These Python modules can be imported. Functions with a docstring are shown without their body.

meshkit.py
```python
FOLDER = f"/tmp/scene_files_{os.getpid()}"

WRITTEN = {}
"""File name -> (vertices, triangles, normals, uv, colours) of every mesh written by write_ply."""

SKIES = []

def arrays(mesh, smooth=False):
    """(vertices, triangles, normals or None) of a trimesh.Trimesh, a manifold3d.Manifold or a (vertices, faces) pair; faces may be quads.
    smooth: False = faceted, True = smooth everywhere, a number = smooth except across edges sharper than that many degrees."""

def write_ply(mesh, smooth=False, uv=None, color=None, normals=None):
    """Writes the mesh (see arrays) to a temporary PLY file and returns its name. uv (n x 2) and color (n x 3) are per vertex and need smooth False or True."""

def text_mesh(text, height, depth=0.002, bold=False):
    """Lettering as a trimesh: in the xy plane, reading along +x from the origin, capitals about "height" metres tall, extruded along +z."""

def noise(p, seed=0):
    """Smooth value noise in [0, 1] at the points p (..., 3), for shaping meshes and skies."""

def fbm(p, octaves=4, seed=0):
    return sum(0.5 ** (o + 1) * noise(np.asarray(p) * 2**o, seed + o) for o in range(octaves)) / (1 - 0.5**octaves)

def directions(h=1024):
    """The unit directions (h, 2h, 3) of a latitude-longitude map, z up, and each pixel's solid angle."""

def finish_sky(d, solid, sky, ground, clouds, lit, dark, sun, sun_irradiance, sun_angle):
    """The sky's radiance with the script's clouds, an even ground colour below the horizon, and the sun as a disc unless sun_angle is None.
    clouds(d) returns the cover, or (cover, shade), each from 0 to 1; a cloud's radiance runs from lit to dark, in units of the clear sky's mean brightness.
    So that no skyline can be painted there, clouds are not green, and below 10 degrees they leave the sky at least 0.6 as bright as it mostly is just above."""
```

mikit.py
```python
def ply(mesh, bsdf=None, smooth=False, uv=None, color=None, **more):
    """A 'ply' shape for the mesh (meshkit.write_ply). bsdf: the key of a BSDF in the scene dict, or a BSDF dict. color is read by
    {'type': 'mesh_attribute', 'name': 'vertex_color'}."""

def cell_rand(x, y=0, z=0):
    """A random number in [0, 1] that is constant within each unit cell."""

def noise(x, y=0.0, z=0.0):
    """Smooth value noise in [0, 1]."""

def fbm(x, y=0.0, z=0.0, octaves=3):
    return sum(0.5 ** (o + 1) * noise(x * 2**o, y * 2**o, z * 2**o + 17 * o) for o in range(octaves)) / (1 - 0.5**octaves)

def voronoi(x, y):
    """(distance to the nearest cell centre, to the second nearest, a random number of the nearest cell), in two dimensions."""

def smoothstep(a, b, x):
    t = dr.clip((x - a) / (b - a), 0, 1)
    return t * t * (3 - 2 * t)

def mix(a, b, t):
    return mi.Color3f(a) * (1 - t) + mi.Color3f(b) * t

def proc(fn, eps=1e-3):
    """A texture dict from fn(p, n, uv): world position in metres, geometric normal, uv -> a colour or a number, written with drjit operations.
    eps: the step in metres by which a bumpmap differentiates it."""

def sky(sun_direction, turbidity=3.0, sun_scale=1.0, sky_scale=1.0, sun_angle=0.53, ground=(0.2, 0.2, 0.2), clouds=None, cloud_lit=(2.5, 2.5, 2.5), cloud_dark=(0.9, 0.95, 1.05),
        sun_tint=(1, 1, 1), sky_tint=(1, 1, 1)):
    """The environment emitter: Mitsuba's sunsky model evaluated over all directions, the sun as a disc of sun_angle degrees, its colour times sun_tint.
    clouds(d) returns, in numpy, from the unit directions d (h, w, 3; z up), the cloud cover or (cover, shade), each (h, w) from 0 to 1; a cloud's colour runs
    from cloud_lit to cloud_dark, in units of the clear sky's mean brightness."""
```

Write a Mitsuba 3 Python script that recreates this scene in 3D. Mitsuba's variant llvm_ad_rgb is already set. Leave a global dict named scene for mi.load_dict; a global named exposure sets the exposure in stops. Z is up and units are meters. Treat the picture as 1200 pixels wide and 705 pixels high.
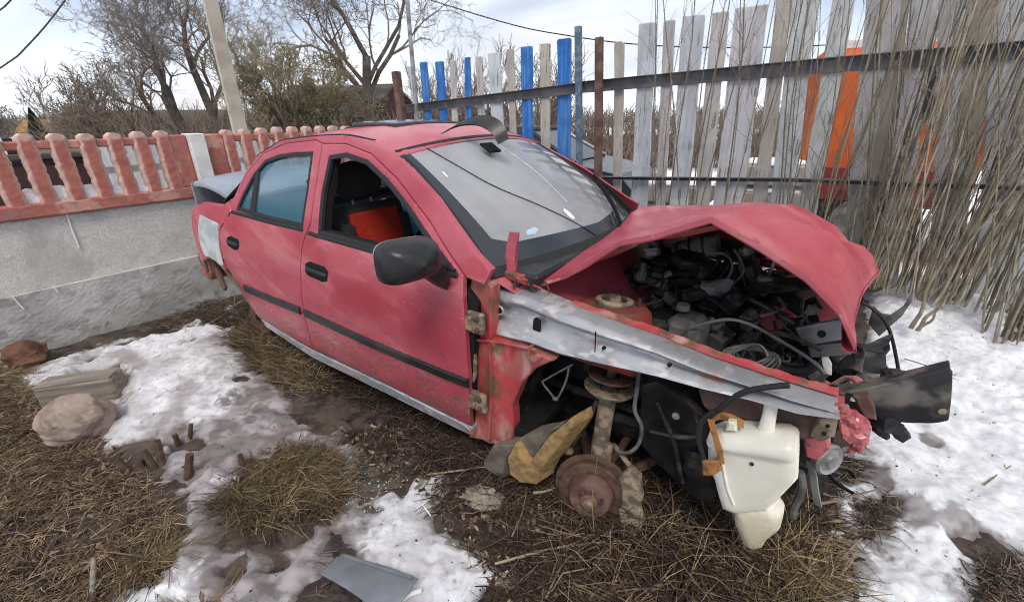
import math, random
import numpy as np
import trimesh, shapely
import shapely.geometry as sg
from scipy.spatial import Delaunay
import drjit as dr
import mitsuba as mi
import mikit
from mikit import proc, noise, fbm, smoothstep, mix
from meshkit import fbm as nfbm, noise as nnoise

T = mi.ScalarTransform4f
scene = {'type': 'scene'}
labels = {}

# ------------------------------------------------------------------ camera, sky, exposure
EYE = [0.3769, -1.9210, 1.4266]
LOOK = [-0.52135542, 0.7624689, -0.38318363]
UP = [-0.2072563, 0.3224535, 0.92361711]
scene['camera'] = {'type': 'perspective', 'fov': 99.02, 'fov_axis': 'x', 'near_clip': 0.05, 'far_clip': 2000.0,
                   'to_world': T().look_at(origin=EYE, target=[a + b for a, b in zip(EYE, LOOK)], up=UP)}
exposure = 2.35


def cloud_layer(d):
    """Broken overcast in long streaks: cover and shade by direction."""
    h = np.maximum(d[..., 2], 0.02)
    q = np.stack([d[..., 0] / (h + 0.18), d[..., 1] / (h + 0.18), 0 * h], -1)
    big = nfbm(q * np.array([0.9, 0.6, 1]) + 7.3, 5, 3)
    streak = nfbm(q * np.array([0.8, 3.2, 1]) + 2.1, 5, 9)
    cover = np.clip(0.80 + 1.0 * (big - 0.45), 0.62, 1)
    shade = np.clip(0.62 + 4.2 * (0.45 * big + 0.55 * streak - 0.49), 0, 1) * np.clip((d[..., 2] - 0.03) / 0.22, 0, 1)
    return cover, shade


scene['sky'] = mikit.sky([0.30, -0.50, 0.80], turbidity=3, sun_scale=0.3, sun_angle=20, sun_tint=(0.88, 0.96, 1.10), clouds=cloud_layer,
                         cloud_lit=(2.0, 2.02, 2.06), cloud_dark=(0.46, 0.58, 0.82), ground=(0.45, 0.45, 0.46))

# ------------------------------------------------------------------ materials


def rgb(c):
    return {'type': 'rgb', 'value': [float(x) for x in c]}


def pr(base, rough=0.6, spec=0.5, metallic=0.0, **kw):
    b = base if isinstance(base, dict) else rgb(base)
    r = rough if isinstance(rough, dict) else float(rough)
    return {'type': 'principled', 'base_color': b, 'roughness': r, 'specular': float(spec), 'metallic': float(metallic), **kw}


def bump(bsdf, fn, scale, eps=2e-3):
    return {'type': 'bumpmap', 'arbitrary': proc(fn, eps), 'scale': float(scale), 'bsdf': bsdf}


def mat(name, bsdf, two=True):
    scene['mat_' + name] = {'type': 'twosided', 'bsdf': bsdf} if two else bsdf
    return name


def red_paint(p, n, uv):
    cloud = fbm(p.x * 3.1, p.y * 3.1, p.z * 4.3, 4)
    # broad rubbed smears, and a few long fine scratches
    a, b = p.x * 0.95 - p.z * 0.3, p.x * 0.3 + p.z * 0.95
    scr = fbm(a * 3.0, p.y * 3, b * 11, 5)
    scr2 = fbm(a * 2.2, p.y * 5, b * 150 + 5, 3)
    chalk = smoothstep(0.46, 0.72, scr) * smoothstep(0.42, 0.6, cloud)
    c = mix((0.35, 0.040, 0.062), (0.44, 0.082, 0.108), smoothstep(0.3, 0.7, cloud))
    c = mix(c, (0.55, 0.21, 0.22), chalk * 0.50)
    c = mix(c, (0.26, 0.022, 0.034), smoothstep(0.66, 0.80, scr2) * smoothstep(0.45, 0.6, scr) * 0.5)
    dirt = smoothstep(0.62, -0.0, p.z) * smoothstep(0.40, 0.62, fbm(p.x * 9, p.y * 9, p.z * 9, 3))
    c = mix(c, (0.16, 0.12, 0.10), dirt * 0.45)
    # mud splashes and stone chips, thicker towards the sill
    spl = fbm(p.x * 70, p.y * 40, p.z * 70, 3) + 0.22 * smoothstep(0.75, 0.25, p.z)
    c = mix(c, (0.11, 0.085, 0.07), smoothstep(0.70, 0.86, spl) * 0.75)
    chip = smoothstep(0.80, 0.83, fbm(p.x * 60 + 9, p.y * 60, p.z * 60, 2))
    return mix(c, (0.55, 0.36, 0.35), chip * 0.25)


def red_rough(p, n, uv):
    return 0.16 + 0.28 * fbm(p.x * 7, p.y * 7, p.z * 9, 3)


mat('red_paint', pr(proc(red_paint), proc(red_rough), 0.5, clearcoat=0.9, clearcoat_gloss=0.9))


def bay_paint(p, n, uv):
    f = fbm(p.x * 9, p.y * 9, p.z * 9, 4)
    c = mix((0.42, 0.05, 0.06), (0.36, 0.12, 0.10), smoothstep(0.35, 0.62, f))
    g = fbm(p.x * 26 + 3, p.y * 26, p.z * 11, 3)
    c = mix(c, (0.15, 0.075, 0.045), smoothstep(0.50, 0.74, g))
    return mix(c, (0.50, 0.34, 0.31), smoothstep(0.52, 0.74, fbm(p.x * 17, p.y * 17 + 9, p.z * 5, 5)) * 0.6)


mat('bay_paint', pr(proc(bay_paint), 0.6, 0.4))


def silver(p, n, uv):
    f = fbm(p.x * 7, p.y * 7, p.z * 13, 4)
    c = mix((0.43, 0.44, 0.455), (0.33, 0.335, 0.35), smoothstep(0.35, 0.65, f))
    c = mix(c, (0.62, 0.60, 0.60), smoothstep(0.56, 0.66, fbm(p.x * 21, p.y * 9, p.z * 40, 3)) * 0.7)
    rust = smoothstep(0.60, 0.70, fbm(p.x * 8 + 4, p.y * 8, p.z * 15, 4))
    c = mix(c, (0.42, 0.20, 0.13), rust * 0.75)
    c = mix(c, (0.20, 0.20, 0.20), smoothstep(0.52, 0.78, fbm(p.x * 30, p.y * 30, p.z * 70, 4)) * 0.35)
    return mix(c, (0.40, 0.15, 0.14), smoothstep(0.66, 0.78, fbm(p.x * 35, p.y * 35 + 3, p.z * 60, 4)) * 0.4)


mat('silver_paint', pr(proc(silver), 0.36, 0.5, 0.35))


def filler(p, n, uv):
    f = fbm(p.x * 12, p.y * 12, p.z * 12, 4)
    return mix((0.52, 0.55, 0.55), (0.36, 0.40, 0.41), smoothstep(0.4, 0.62, f))


mat('filler', pr(proc(filler), 0.8, 0.2))


def grime(base, dirt, freq=14, lo=0.38, hi=0.74):
    def fn(p, n, uv):
        return mix(base, dirt, smoothstep(lo, hi, fbm(p.x * freq, p.y * freq, p.z * freq, 5)))
    return proc(fn)


mat('black_plastic', pr(grime((0.014, 0.0145, 0.016), (0.032, 0.031, 0.03)), 0.36, 0.45))
mat('dirty_plastic', pr(grime((0.020, 0.021, 0.024), (0.16, 0.145, 0.13), 11, 0.48, 0.72), 0.5, 0.45))
mat('rubber', pr((0.018, 0.018, 0.019), 0.6, 0.4))
mat('trim_dark', pr((0.012, 0.012, 0.013), 0.75, 0.2))
mat('engine_black', pr(grime((0.016, 0.016, 0.017), (0.07, 0.06, 0.05), 18, 0.5, 0.75), 0.5, 0.45))
mat('engine_grey', pr(grime((0.17, 0.17, 0.17), (0.06, 0.05, 0.045), 22), 0.5, 0.5, 0.3))
mat('grey_metal', pr(grime((0.36, 0.37, 0.37), (0.20, 0.18, 0.16), 16), 0.45, 0.5, 0.4))
mat('hose_grey', pr(grime((0.16, 0.16, 0.155), (0.08, 0.075, 0.07), 20), 0.6, 0.3))
mat('rust', pr(grime((0.15, 0.088, 0.066), (0.075, 0.05, 0.042), 40, 0.35, 0.7), 0.7, 0.3, 0.25))
mat('rust_orange', pr(grime((0.36, 0.17, 0.06), (0.17, 0.08, 0.035), 40, 0.42, 0.65), 0.8, 0.2))
mat('muddy_metal', pr(grime((0.30, 0.24, 0.17), (0.13, 0.10, 0.075), 34, 0.4, 0.62), 0.75, 0.25))
mat('rust_brown', pr(grime((0.175, 0.11, 0.088), (0.11, 0.06, 0.05), 13, 0.42, 0.62), 0.7, 0.3))
mat('red_fabric', pr(grime((0.52, 0.045, 0.025), (0.44, 0.035, 0.02), 60), 0.9, 0.1, sheen=0.4))
mat('black_fabric', pr(grime((0.044, 0.043, 0.047), (0.045, 0.043, 0.045), 50), 0.9, 0.1, sheen=0.3))
mat('bottle', pr(grime((0.80, 0.785, 0.71), (0.73, 0.70, 0.58), 6, 0.4, 0.7), 0.38, 0.45, flatness=0.5))
def sump_dirt(p, n, uv):
    f = fbm(p.x * 26, p.y * 26, p.z * 26, 5)
    c = mix((0.76, 0.735, 0.63), (0.62, 0.56, 0.40), smoothstep(0.3, 0.7, f))
    return mix(c, (0.36, 0.29, 0.18), smoothstep(0.36, 0.22, p.z + 0.16 * (f - 0.5)) * 0.6)


mat('bottle_dirty', pr(proc(sump_dirt), 0.45, 0.4))
mat('blue_tarp', pr(grime((0.06, 0.36, 0.66), (0.12, 0.48, 0.74), 14), 0.35, 0.6))
mat('headliner', pr((0.25, 0.24, 0.23), 0.9, 0.1))
mat('grey_lid', pr(grime((0.22, 0.25, 0.31), (0.30, 0.33, 0.38), 5), 0.3, 0.6, clearcoat=0.5))
mat('side_glass', {'type': 'thindielectric', 'int_ior': 1.52}, two=False)
scene['mat_glass_tint_film'] = {'type': 'blendbsdf', 'weight': 0.13, 'a': {'type': 'thindielectric', 'int_ior': 1.6},
                            'b': {'type': 'twosided', 'bsdf': pr((0.06, 0.36, 0.50), 0.4, 0.5)}}


def ws_dust(p, n, uv):
    f = fbm(p.x * 5, p.y * 5, p.z * 5, 4)
    drip = fbm(p.y * 14, p.z * 6 + p.x * 2, 4.0, 4)
    return 0.10 + 0.42 * smoothstep(0.55, -0.5, p.y) + 0.16 * smoothstep(0.3, 0.7, f) + 0.05 * smoothstep(0.45, 0.75, drip)


scene['mat_windscreen_glass'] = {'type': 'blendbsdf', 'weight': proc(ws_dust), 'a': {'type': 'thindielectric', 'int_ior': 1.75},
                             'b': {'type': 'twosided', 'bsdf': pr((0.46, 0.47, 0.48), 0.35, 0.5)}}
mat('sticker', pr((0.8, 0.8, 0.8), 0.5))
mat('sticker_blue', pr((0.42, 0.56, 0.64), 0.5))


def concrete(p, n, uv):
    f = fbm(p.x * 4, p.y * 4, p.z * 4, 5)
    c = mix((0.52, 0.51, 0.495), (0.41, 0.40, 0.385), smoothstep(0.35, 0.65, f))
    c = mix(c, (0.26, 0.25, 0.235), smoothstep(0.50, 0.75, fbm(p.x * 16, p.y * 16, p.z * 16, 5)) * 0.7)
    c = mix(c, (0.20, 0.21, 0.13), smoothstep(0.52, 0.7, fbm(p.y * 3 + 9, p.z * 5, 1.0, 3)) * smoothstep(0.3, 0.0, p.z) * 0.6)
    return mix(c, (0.56, 0.55, 0.53), smoothstep(0.62, 0.74, fbm(p.y * 8, p.z * 5, 3.0, 5)) * 0.7)


mat('concrete', bump(pr(proc(concrete), 0.85, 0.25), lambda p, n, uv: fbm(p.x * 60, p.y * 60, p.z * 60, 3), 0.006))


def pebbles(p, n, uv):
    d1, d2, w = mikit.voronoi(p.y * 75, p.z * 75)
    c = mix((0.68, 0.66, 0.62), (0.53, 0.51, 0.48), w)
    c = mix((0.46, 0.445, 0.42), c, smoothstep(0.02, 0.28, d2 - d1))
    c = mix(c, (0.70, 0.68, 0.64), smoothstep(0.75, 0.95, w) * 0.7)
    st = smoothstep(0.5, 0.72, fbm(p.y * 3, p.z * 2, 2.0, 4))
    return mix(c, (0.33, 0.32, 0.29), st * 0.5)


mat('pebble_dash', bump(pr(proc(pebbles), 0.85, 0.25), lambda p, n, uv: dr.sqrt(dr.maximum(1 - dr.square(mikit.voronoi(p.y * 75, p.z * 75)[0]), 0)), 0.003, 1e-3))

VC = {'type': 'mesh_attribute', 'name': 'vertex_color'}
mat('vertex_rough', pr(VC, 0.85, 0.2))
mat('vertex_soft', pr(VC, 0.7, 0.3))


def fence_red(p, n, uv):
    f = fbm(p.x * 20, p.y * 20, p.z * 20, 4)
    c = mix((0.48, 0.165, 0.13), (0.38, 0.135, 0.11), smoothstep(0.3, 0.62, f))
    c = mix(c, (0.60, 0.33, 0.27), smoothstep(0.52, 0.68, fbm(p.y * 11, p.z * 11, 5.0, 4)) * 0.8)
    return mix(c, (0.30, 0.20, 0.17), smoothstep(0.58, 0.72, fbm(p.y * 31, p.z * 31, 8.0, 3)) * 0.7)


mat('fence_red', bump(pr(proc(fence_red), 0.8, 0.25), lambda p, n, uv: fbm(p.x * 50, p.y * 50, p.z * 50, 3), 0.005))
mat('fence_pale', pr(grime((0.52, 0.36, 0.30), (0.40, 0.30, 0.26), 30), 0.85, 0.2))
mat('white_paint', pr(grime((0.78, 0.78, 0.77), (0.66, 0.65, 0.62), 9), 0.7, 0.3))


def plank(base, worn, amount=0.5, freq=1.0):
    def fn(p, n, uv):
        g = fbm(p.x * 55 * freq + p.y * 40, 2.0, p.z * 2.2, 4)
        f = fbm(p.x * 6, 5.0, p.z * 5, 3)
        c = mix(base, worn, smoothstep(0.42, 0.66, g) * amount)
        c = mix(c, tuple(0.75 * b for b in base), smoothstep(0.45, 0.65, f) * 0.6)
        return mix(c, (0.10, 0.09, 0.08), smoothstep(0.69, 0.75, fbm(p.x * 90, 1.0, p.z * 5, 3)) * 0.7)
    return pr(proc(fn), 0.75, 0.3)


mat('plank_blue', plank((0.030, 0.165, 0.52), (0.15, 0.33, 0.62), 0.6))
mat('plank_grey', plank((0.54, 0.525, 0.505), (0.37, 0.35, 0.33), 0.7))
mat('plank_beige', plank((0.50, 0.465, 0.41), (0.37, 0.335, 0.285)))
mat('plank_pale', plank((0.60, 0.63, 0.66), (0.43, 0.45, 0.475), 0.7))
mat('plank_lavender', plank((0.58, 0.58, 0.60), (0.42, 0.415, 0.425), 0.7))
mat('plank_teal', plank((0.59, 0.63, 0.63), (0.43, 0.45, 0.445), 0.7))
mat('plank_brown', plank((0.43, 0.38, 0.33), (0.29, 0.25, 0.21), 0.7))
mat('post_blue', pr(grime((0.075, 0.14, 0.22), (0.17, 0.22, 0.27), 25, 0.45, 0.62), 0.55, 0.4))
mat('steel_dark', pr(grime((0.105, 0.105, 0.115), (0.19, 0.185, 0.185), 12), 0.55, 0.4, 0.2))
mat('pole_concrete', pr(grime((0.42, 0.38, 0.32), (0.33, 0.29, 0.24), 5), 0.85, 0.2))
mat('cable', pr((0.04, 0.04, 0.045), 0.6))


def mud(p, n, uv):
    f = fbm(p.x * 5, p.y * 5, 1.0, 5)
    c = mix((0.042, 0.032, 0.028), (0.075, 0.056, 0.045), smoothstep(0.3, 0.7, f))
    c = mix(c, (0.025, 0.020, 0.019), smoothstep(0.46, 0.72, fbm(p.x * 21, p.y * 21, 2.0, 5)))
    left = smoothstep(-0.5, -1.1, p.x)
    c = mix(c, (0.105, 0.077, 0.056), smoothstep(0.42, 0.66, fbm(p.x * 13, p.y * 13, 6.0, 4)) * (0.25 + 0.6 * left))
    return c


mat('mud', bump(pr(proc(mud), proc(lambda p, n, uv: 0.42 + 0.4 * fbm(p.x * 8, p.y * 8, 4.0, 3)), 0.45), lambda p, n, uv: fbm(p.x * 45, p.y * 45, p.z * 45, 4), 0.015))


SLUSH = [(x, y, r) for (x, y), r in zip([(-1.694,-1.466), (-1.594,-1.231), (-1.320,-.977), (-1.236,-1.562), (-.914,-1.494), (-1.099,-.974), (-1.536,-1.591), (-1.825,-.971), (.802,.098), (.936,-.048), (1.091,-.057), (.717,-.407), (1.071,.530)], (0.30, 0.34, 0.32, 0.24, 0.30, 0.22, 0.22, 0.30, 0.10, 0.09, 0.10, 0.10, 0.05))]


def snow_colour(p, n, uv):
    """uv: how thick the snow lies, and how far it is trampled to slush (see snow_depth)."""
    f = fbm(p.x * 3.2, p.y * 3.2, 1.0, 4)
    g = fbm(p.x * 17, p.y * 17, 3.0, 5)
    k = fbm(p.x * 60, p.y * 60, 6.0, 4)
    thick, slush = uv.x, uv.y
    left = smoothstep(0.1, -0.7, p.x + 0.25 * (f - 0.5))
    c = mix((0.80, 0.815, 0.84), (0.66, 0.675, 0.71), smoothstep(0.35, 0.7, g))
    c = mix(c, (0.55, 0.55, 0.575), smoothstep(0.45, 0.7, k) * 0.5)
    c = mix(c, (0.52, 0.515, 0.535), left * (0.25 + 0.35 * smoothstep(0.4, 0.62, k)))
    c = mix(c, (0.40, 0.38, 0.385), smoothstep(0.60, 0.36, f) * left * 0.6)
    c = mix(c, (0.24, 0.21, 0.195), smoothstep(0.52, 0.76, fbm(p.x * 7, p.y * 7, 7.0, 6)) * (0.12 + 0.6 * left))
    sl = smoothstep(0.15, 0.75, slush + 1.0 * (g - 0.5) + 0.5 * (k - 0.5))
    c = mix(c, mix((0.33, 0.305, 0.315), (0.14, 0.12, 0.112), smoothstep(0.40, 0.66, fbm(p.x * 12, p.y * 12, 9.0, 5))), sl * 0.9)
    # thin wet ice at the rim lets the soil show through
    thin = smoothstep(0.62, 0.02, thick + 0.7 * (k - 0.5) + 0.3 * (g - 0.5))
    return mix(c, (0.13, 0.108, 0.098), thin * 0.82)


def snow_rough(p, n, uv):
    return 0.38 + 0.32 * smoothstep(0.1, 0.7, uv.x)


mat('snow', pr(proc(snow_colour), proc(snow_rough), 0.4))
mat('far_snow', pr(grime((0.78, 0.79, 0.81), (0.62, 0.62, 0.63), 0.7), 0.7, 0.2))
mat('clean_snow', pr(grime((0.82, 0.83, 0.85), (0.72, 0.73, 0.76), 12), 0.65, 0.25))


def boulder(p, n, uv):
    f = fbm(p.x * 14, p.y * 14, p.z * 14, 4)
    c = mix((0.37, 0.29, 0.24), (0.23, 0.18, 0.15), smoothstep(0.35, 0.65, f))
    return mix(c, (0.13, 0.11, 0.08), smoothstep(0.55, 0.7, fbm(p.x * 30, p.y * 30, p.z * 30, 3)) * 0.6)


mat('boulder', bump(pr(proc(boulder), 0.85, 0.25), lambda p, n, uv: fbm(p.x * 50, p.y * 50, p.z * 50, 4), 0.008))
mat('red_stone', bump(pr(grime((0.17, 0.085, 0.055), (0.09, 0.055, 0.04), 18), 0.85, 0.2), lambda p, n, uv: fbm(p.x * 50, p.y * 50, p.z * 50, 4), 0.008))


WDX, WDY = 0.585, 0.811


def old_wood(p, n, uv):
    u, v = p.x * WDX + p.y * WDY, p.y * WDX - p.x * WDY
    g = fbm(u * 5, v * 60, p.z * 60, 4)
    return mix((0.30, 0.265, 0.225), (0.19, 0.165, 0.14), smoothstep(0.34, 0.66, g))


mat('old_wood', bump(pr(proc(old_wood), 0.85, 0.2), lambda p, n, uv: fbm((p.x * WDX + p.y * WDY) * 6, (p.y * WDX - p.x * WDY) * 90, p.z * 90, 3), 0.003))
mat('foam_yellow', pr(grime((0.36, 0.235, 0.095), (0.21, 0.14, 0.075), 40, 0.35, 0.7), 0.85, 0.2))
mat('stump_wood', pr(grime((0.075, 0.05, 0.038), (0.12, 0.085, 0.06), 40), 0.9, 0.15))
mat('foam_grey', pr(grime((0.16, 0.14, 0.115), (0.10, 0.085, 0.07), 22), 0.8, 0.2))
mat('grey_plastic', pr(grime((0.17, 0.185, 0.21), (0.13, 0.14, 0.155), 12), 0.45, 0.5))
mat('rag', pr(grime((0.30, 0.26, 0.21), (0.16, 0.13, 0.10), 22), 0.9, 0.15))
mat('glass_bits', pr((0.42, 0.62, 0.60), 0.15, 0.8))
mat('bark', pr(grime((0.105, 0.085, 0.07), (0.17, 0.15, 0.125), 7), 0.9, 0.15))
mat('twig_dark', pr((0.20, 0.165, 0.14), 0.9, 0.15))
mat('twig_olive', pr((0.24, 0.20, 0.125), 0.9, 0.15))
mat('twig_brown', pr((0.22, 0.175, 0.14), 0.9, 0.15))
mat('orange_paint', pr(grime((0.62, 0.13, 0.025), (0.50, 0.09, 0.025), 4), 0.4, 0.5))
mat('maroon_paint', pr(grime((0.25, 0.03, 0.03), (0.18, 0.03, 0.03), 4), 0.45, 0.5))
mat('brown_boards', pr(grime((0.075, 0.035, 0.032), (0.05, 0.025, 0.025), 8), 0.7, 0.3))
mat('roof_dark', pr(grime((0.085, 0.07, 0.06), (0.14, 0.12, 0.10), 3), 0.85, 0.2))
mat('wall_pale', pr(grime((0.42, 0.38, 0.33), (0.33, 0.30, 0.26), 2), 0.85, 0.2))
mat('roof_brown', pr(grime((0.26, 0.15, 0.07), (0.34, 0.22, 0.09), 2), 0.85, 0.2))
mat('black_car', pr((0.022, 0.024, 0.028), 0.25, 0.5, clearcoat=0.6))
mat('window_dark', pr((0.03, 0.035, 0.04), 0.12, 0.6))
mat('teal_paint', pr((0.05, 0.33, 0.36), 0.5))
mat('conifer', pr((0.04, 0.06, 0.035), 0.9, 0.1))

# ------------------------------------------------------------------ building helpers


def numbered(name):
    if name not in scene and name not in labels:
        return name
    k = 1
    while f'{name}_{k:03d}' in scene or f'{name}_{k:03d}' in labels:
        k += 1
    return f'{name}_{k:03d}'


def tag(key, label=None, cat=None, group=None, kind=None):
    e = labels.setdefault(key, {})
    for k, v in (('label', label), ('category', cat), ('group', group), ('kind', kind)):
        if v:
            e[k] = v
    return key


def thing(name, label, cat, group=None):
    return tag(numbered(name), label, cat, group)


def add(name, mesh, m, parent=None, smooth=32, color=None, label=None, cat=None, group=None, kind=None):
    key = numbered(f'{parent}__{name}' if parent else name)
    if isinstance(mesh, (list, tuple)) and len(mesh) and not isinstance(mesh[0], np.ndarray):
        mesh = trimesh.util.concatenate([as_mesh(x) for x in mesh])
    scene[key] = mikit.ply(mesh, 'mat_' + m, smooth=(True if smooth else False) if color is not None else smooth, color=color)
    if label or kind:
        tag(key, label, cat, group, kind)
    return key


def as_mesh(x):
    if isinstance(x, trimesh.Trimesh):
        return x
    v, f = np.asarray(x[0], float), np.asarray(x[1], int)
    if f.shape[1] == 4:
        f = np.vstack([f[:, [0, 1, 2]], f[:, [0, 2, 3]]])
    return trimesh.Trimesh(v, f, process=False)


def rot(axis, deg):
    return trimesh.transformations.rotation_matrix(math.radians(deg), axis)[:3, :3]


def basis(zdir, xhint=(1, 0, 0)):
    z = np.asarray(zdir, float); z = z / np.linalg.norm(z)
    x = np.asarray(xhint, float) - np.dot(xhint, z) * z
    if np.linalg.norm(x) < 1e-3:
        x = np.array([0, 1.0, 0]) - z[1] * z
    x = x / np.linalg.norm(x)
    return np.stack([x, np.cross(z, x), z], 1)


def box(c, size, r=0.004, R=None):
    """A chamfered box."""
    h = np.asarray(size, float) / 2
    r = min(r, 0.45 * h.min())
    pts = []
    for s in np.ndindex(2, 2, 2):
        s = np.array(s) * 2 - 1
        for k in range(3):
            q = h - r
            q = q.copy(); q[k] = h[k]
            pts.append(s * q)
    m = trimesh.convex.convex_hull(np.array(pts))
    v = m.vertices @ (np.eye(3) if R is None else R).T + np.asarray(c, float)
    return trimesh.Trimesh(v, m.faces, process=False)


def spline(pts, n=8, closed=False):
    p = np.asarray(pts, float)
    if len(p) < 3:
        return p
    q = np.vstack([2 * p[0] - p[1], p, 2 * p[-1] - p[-2]]) if not closed else np.vstack([p[-1], p, p[0], p[1]])
    out = []
    t = np.linspace(0, 1, n, endpoint=False)[:, None]
    for i in range(1, len(q) - 2):
        a, b, c, d = q[i - 1:i + 3]
        out.append(0.5 * (2 * b + (c - a) * t + (2 * a - 5 * b + 4 * c - d) * t * t + (3 * b - a - 3 * c + d) * t ** 3))
    return np.vstack(out + [q[-2][None]])


def tube(pts, r, n=8, cap=True):
    p = np.asarray(pts, float)
    r = np.broadcast_to(np.asarray(r, float), (len(p),))
    t = np.gradient(p, axis=0)
    t /= np.linalg.norm(t, axis=1, keepdims=True) + 1e-12
    a = np.cross(t[0], [0, 0, 1.0] if abs(t[0, 2]) < 0.9 else [1.0, 0, 0])
    A = []
    for k in range(len(p)):
        a = a - t[k] * np.dot(a, t[k])
        a /= np.linalg.norm(a) + 1e-12
        A.append(a)
    A = np.array(A); B = np.cross(t, A)
    ang = np.arange(n) * 2 * np.pi / n
    v = (p[:, None] + r[:, None, None] * (np.cos(ang)[None, :, None] * A[:, None] + np.sin(ang)[None, :, None] * B[:, None])).reshape(-1, 3)
    i, j = np.meshgrid(np.arange(len(p) - 1), np.arange(n), indexing='ij')
    q = np.stack([i * n + j, i * n + (j + 1) % n, (i + 1) * n + (j + 1) % n, (i + 1) * n + j], -1).reshape(-1, 4)
    f = np.vstack([q[:, [0, 1, 2]], q[:, [0, 2, 3]]])
    if cap:
        k = len(v)
        v = np.vstack([v, p[0], p[-1]])
        jj = np.arange(n)
        f = np.vstack([f, np.stack([np.full(n, k), (jj + 1) % n, jj], 1),
                       np.stack([np.full(n, k + 1), (len(p) - 1) * n + jj, (len(p) - 1) * n + (jj + 1) % n], 1)])
    return trimesh.Trimesh(v, f, process=False)


def lathe(prof, c=(0, 0, 0), axis=(0, 0, 1), n=32):
    """prof: (radius, height) pairs along the axis."""
    prof = np.asarray(prof, float)
    B = basis(axis)
    ang = np.arange(n) * 2 * np.pi / n
    v = np.stack([prof[:, :1] * np.cos(ang), prof[:, :1] * np.sin(ang), np.repeat(prof[:, 1:], n, 1)], -1).reshape(-1, 3) @ B.T + np.asarray(c, float)
    i, j = np.meshgrid(np.arange(len(prof) - 1), np.arange(n), indexing='ij')
    q = np.stack([i * n + j, i * n + (j + 1) % n, (i + 1) * n + (j + 1) % n, (i + 1) * n + j], -1).reshape(-1, 4)
    return as_mesh((v, q))


def ring(c, axis, R, r, n=32, m=8):
    B = basis(axis)
    a = np.arange(n + 1) * 2 * np.pi / n
    p = np.stack([R * np.cos(a), R * np.sin(a), 0 * a], 1) @ B.T + np.asarray(c, float)
    return tube(p, r, m, cap=False)


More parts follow.
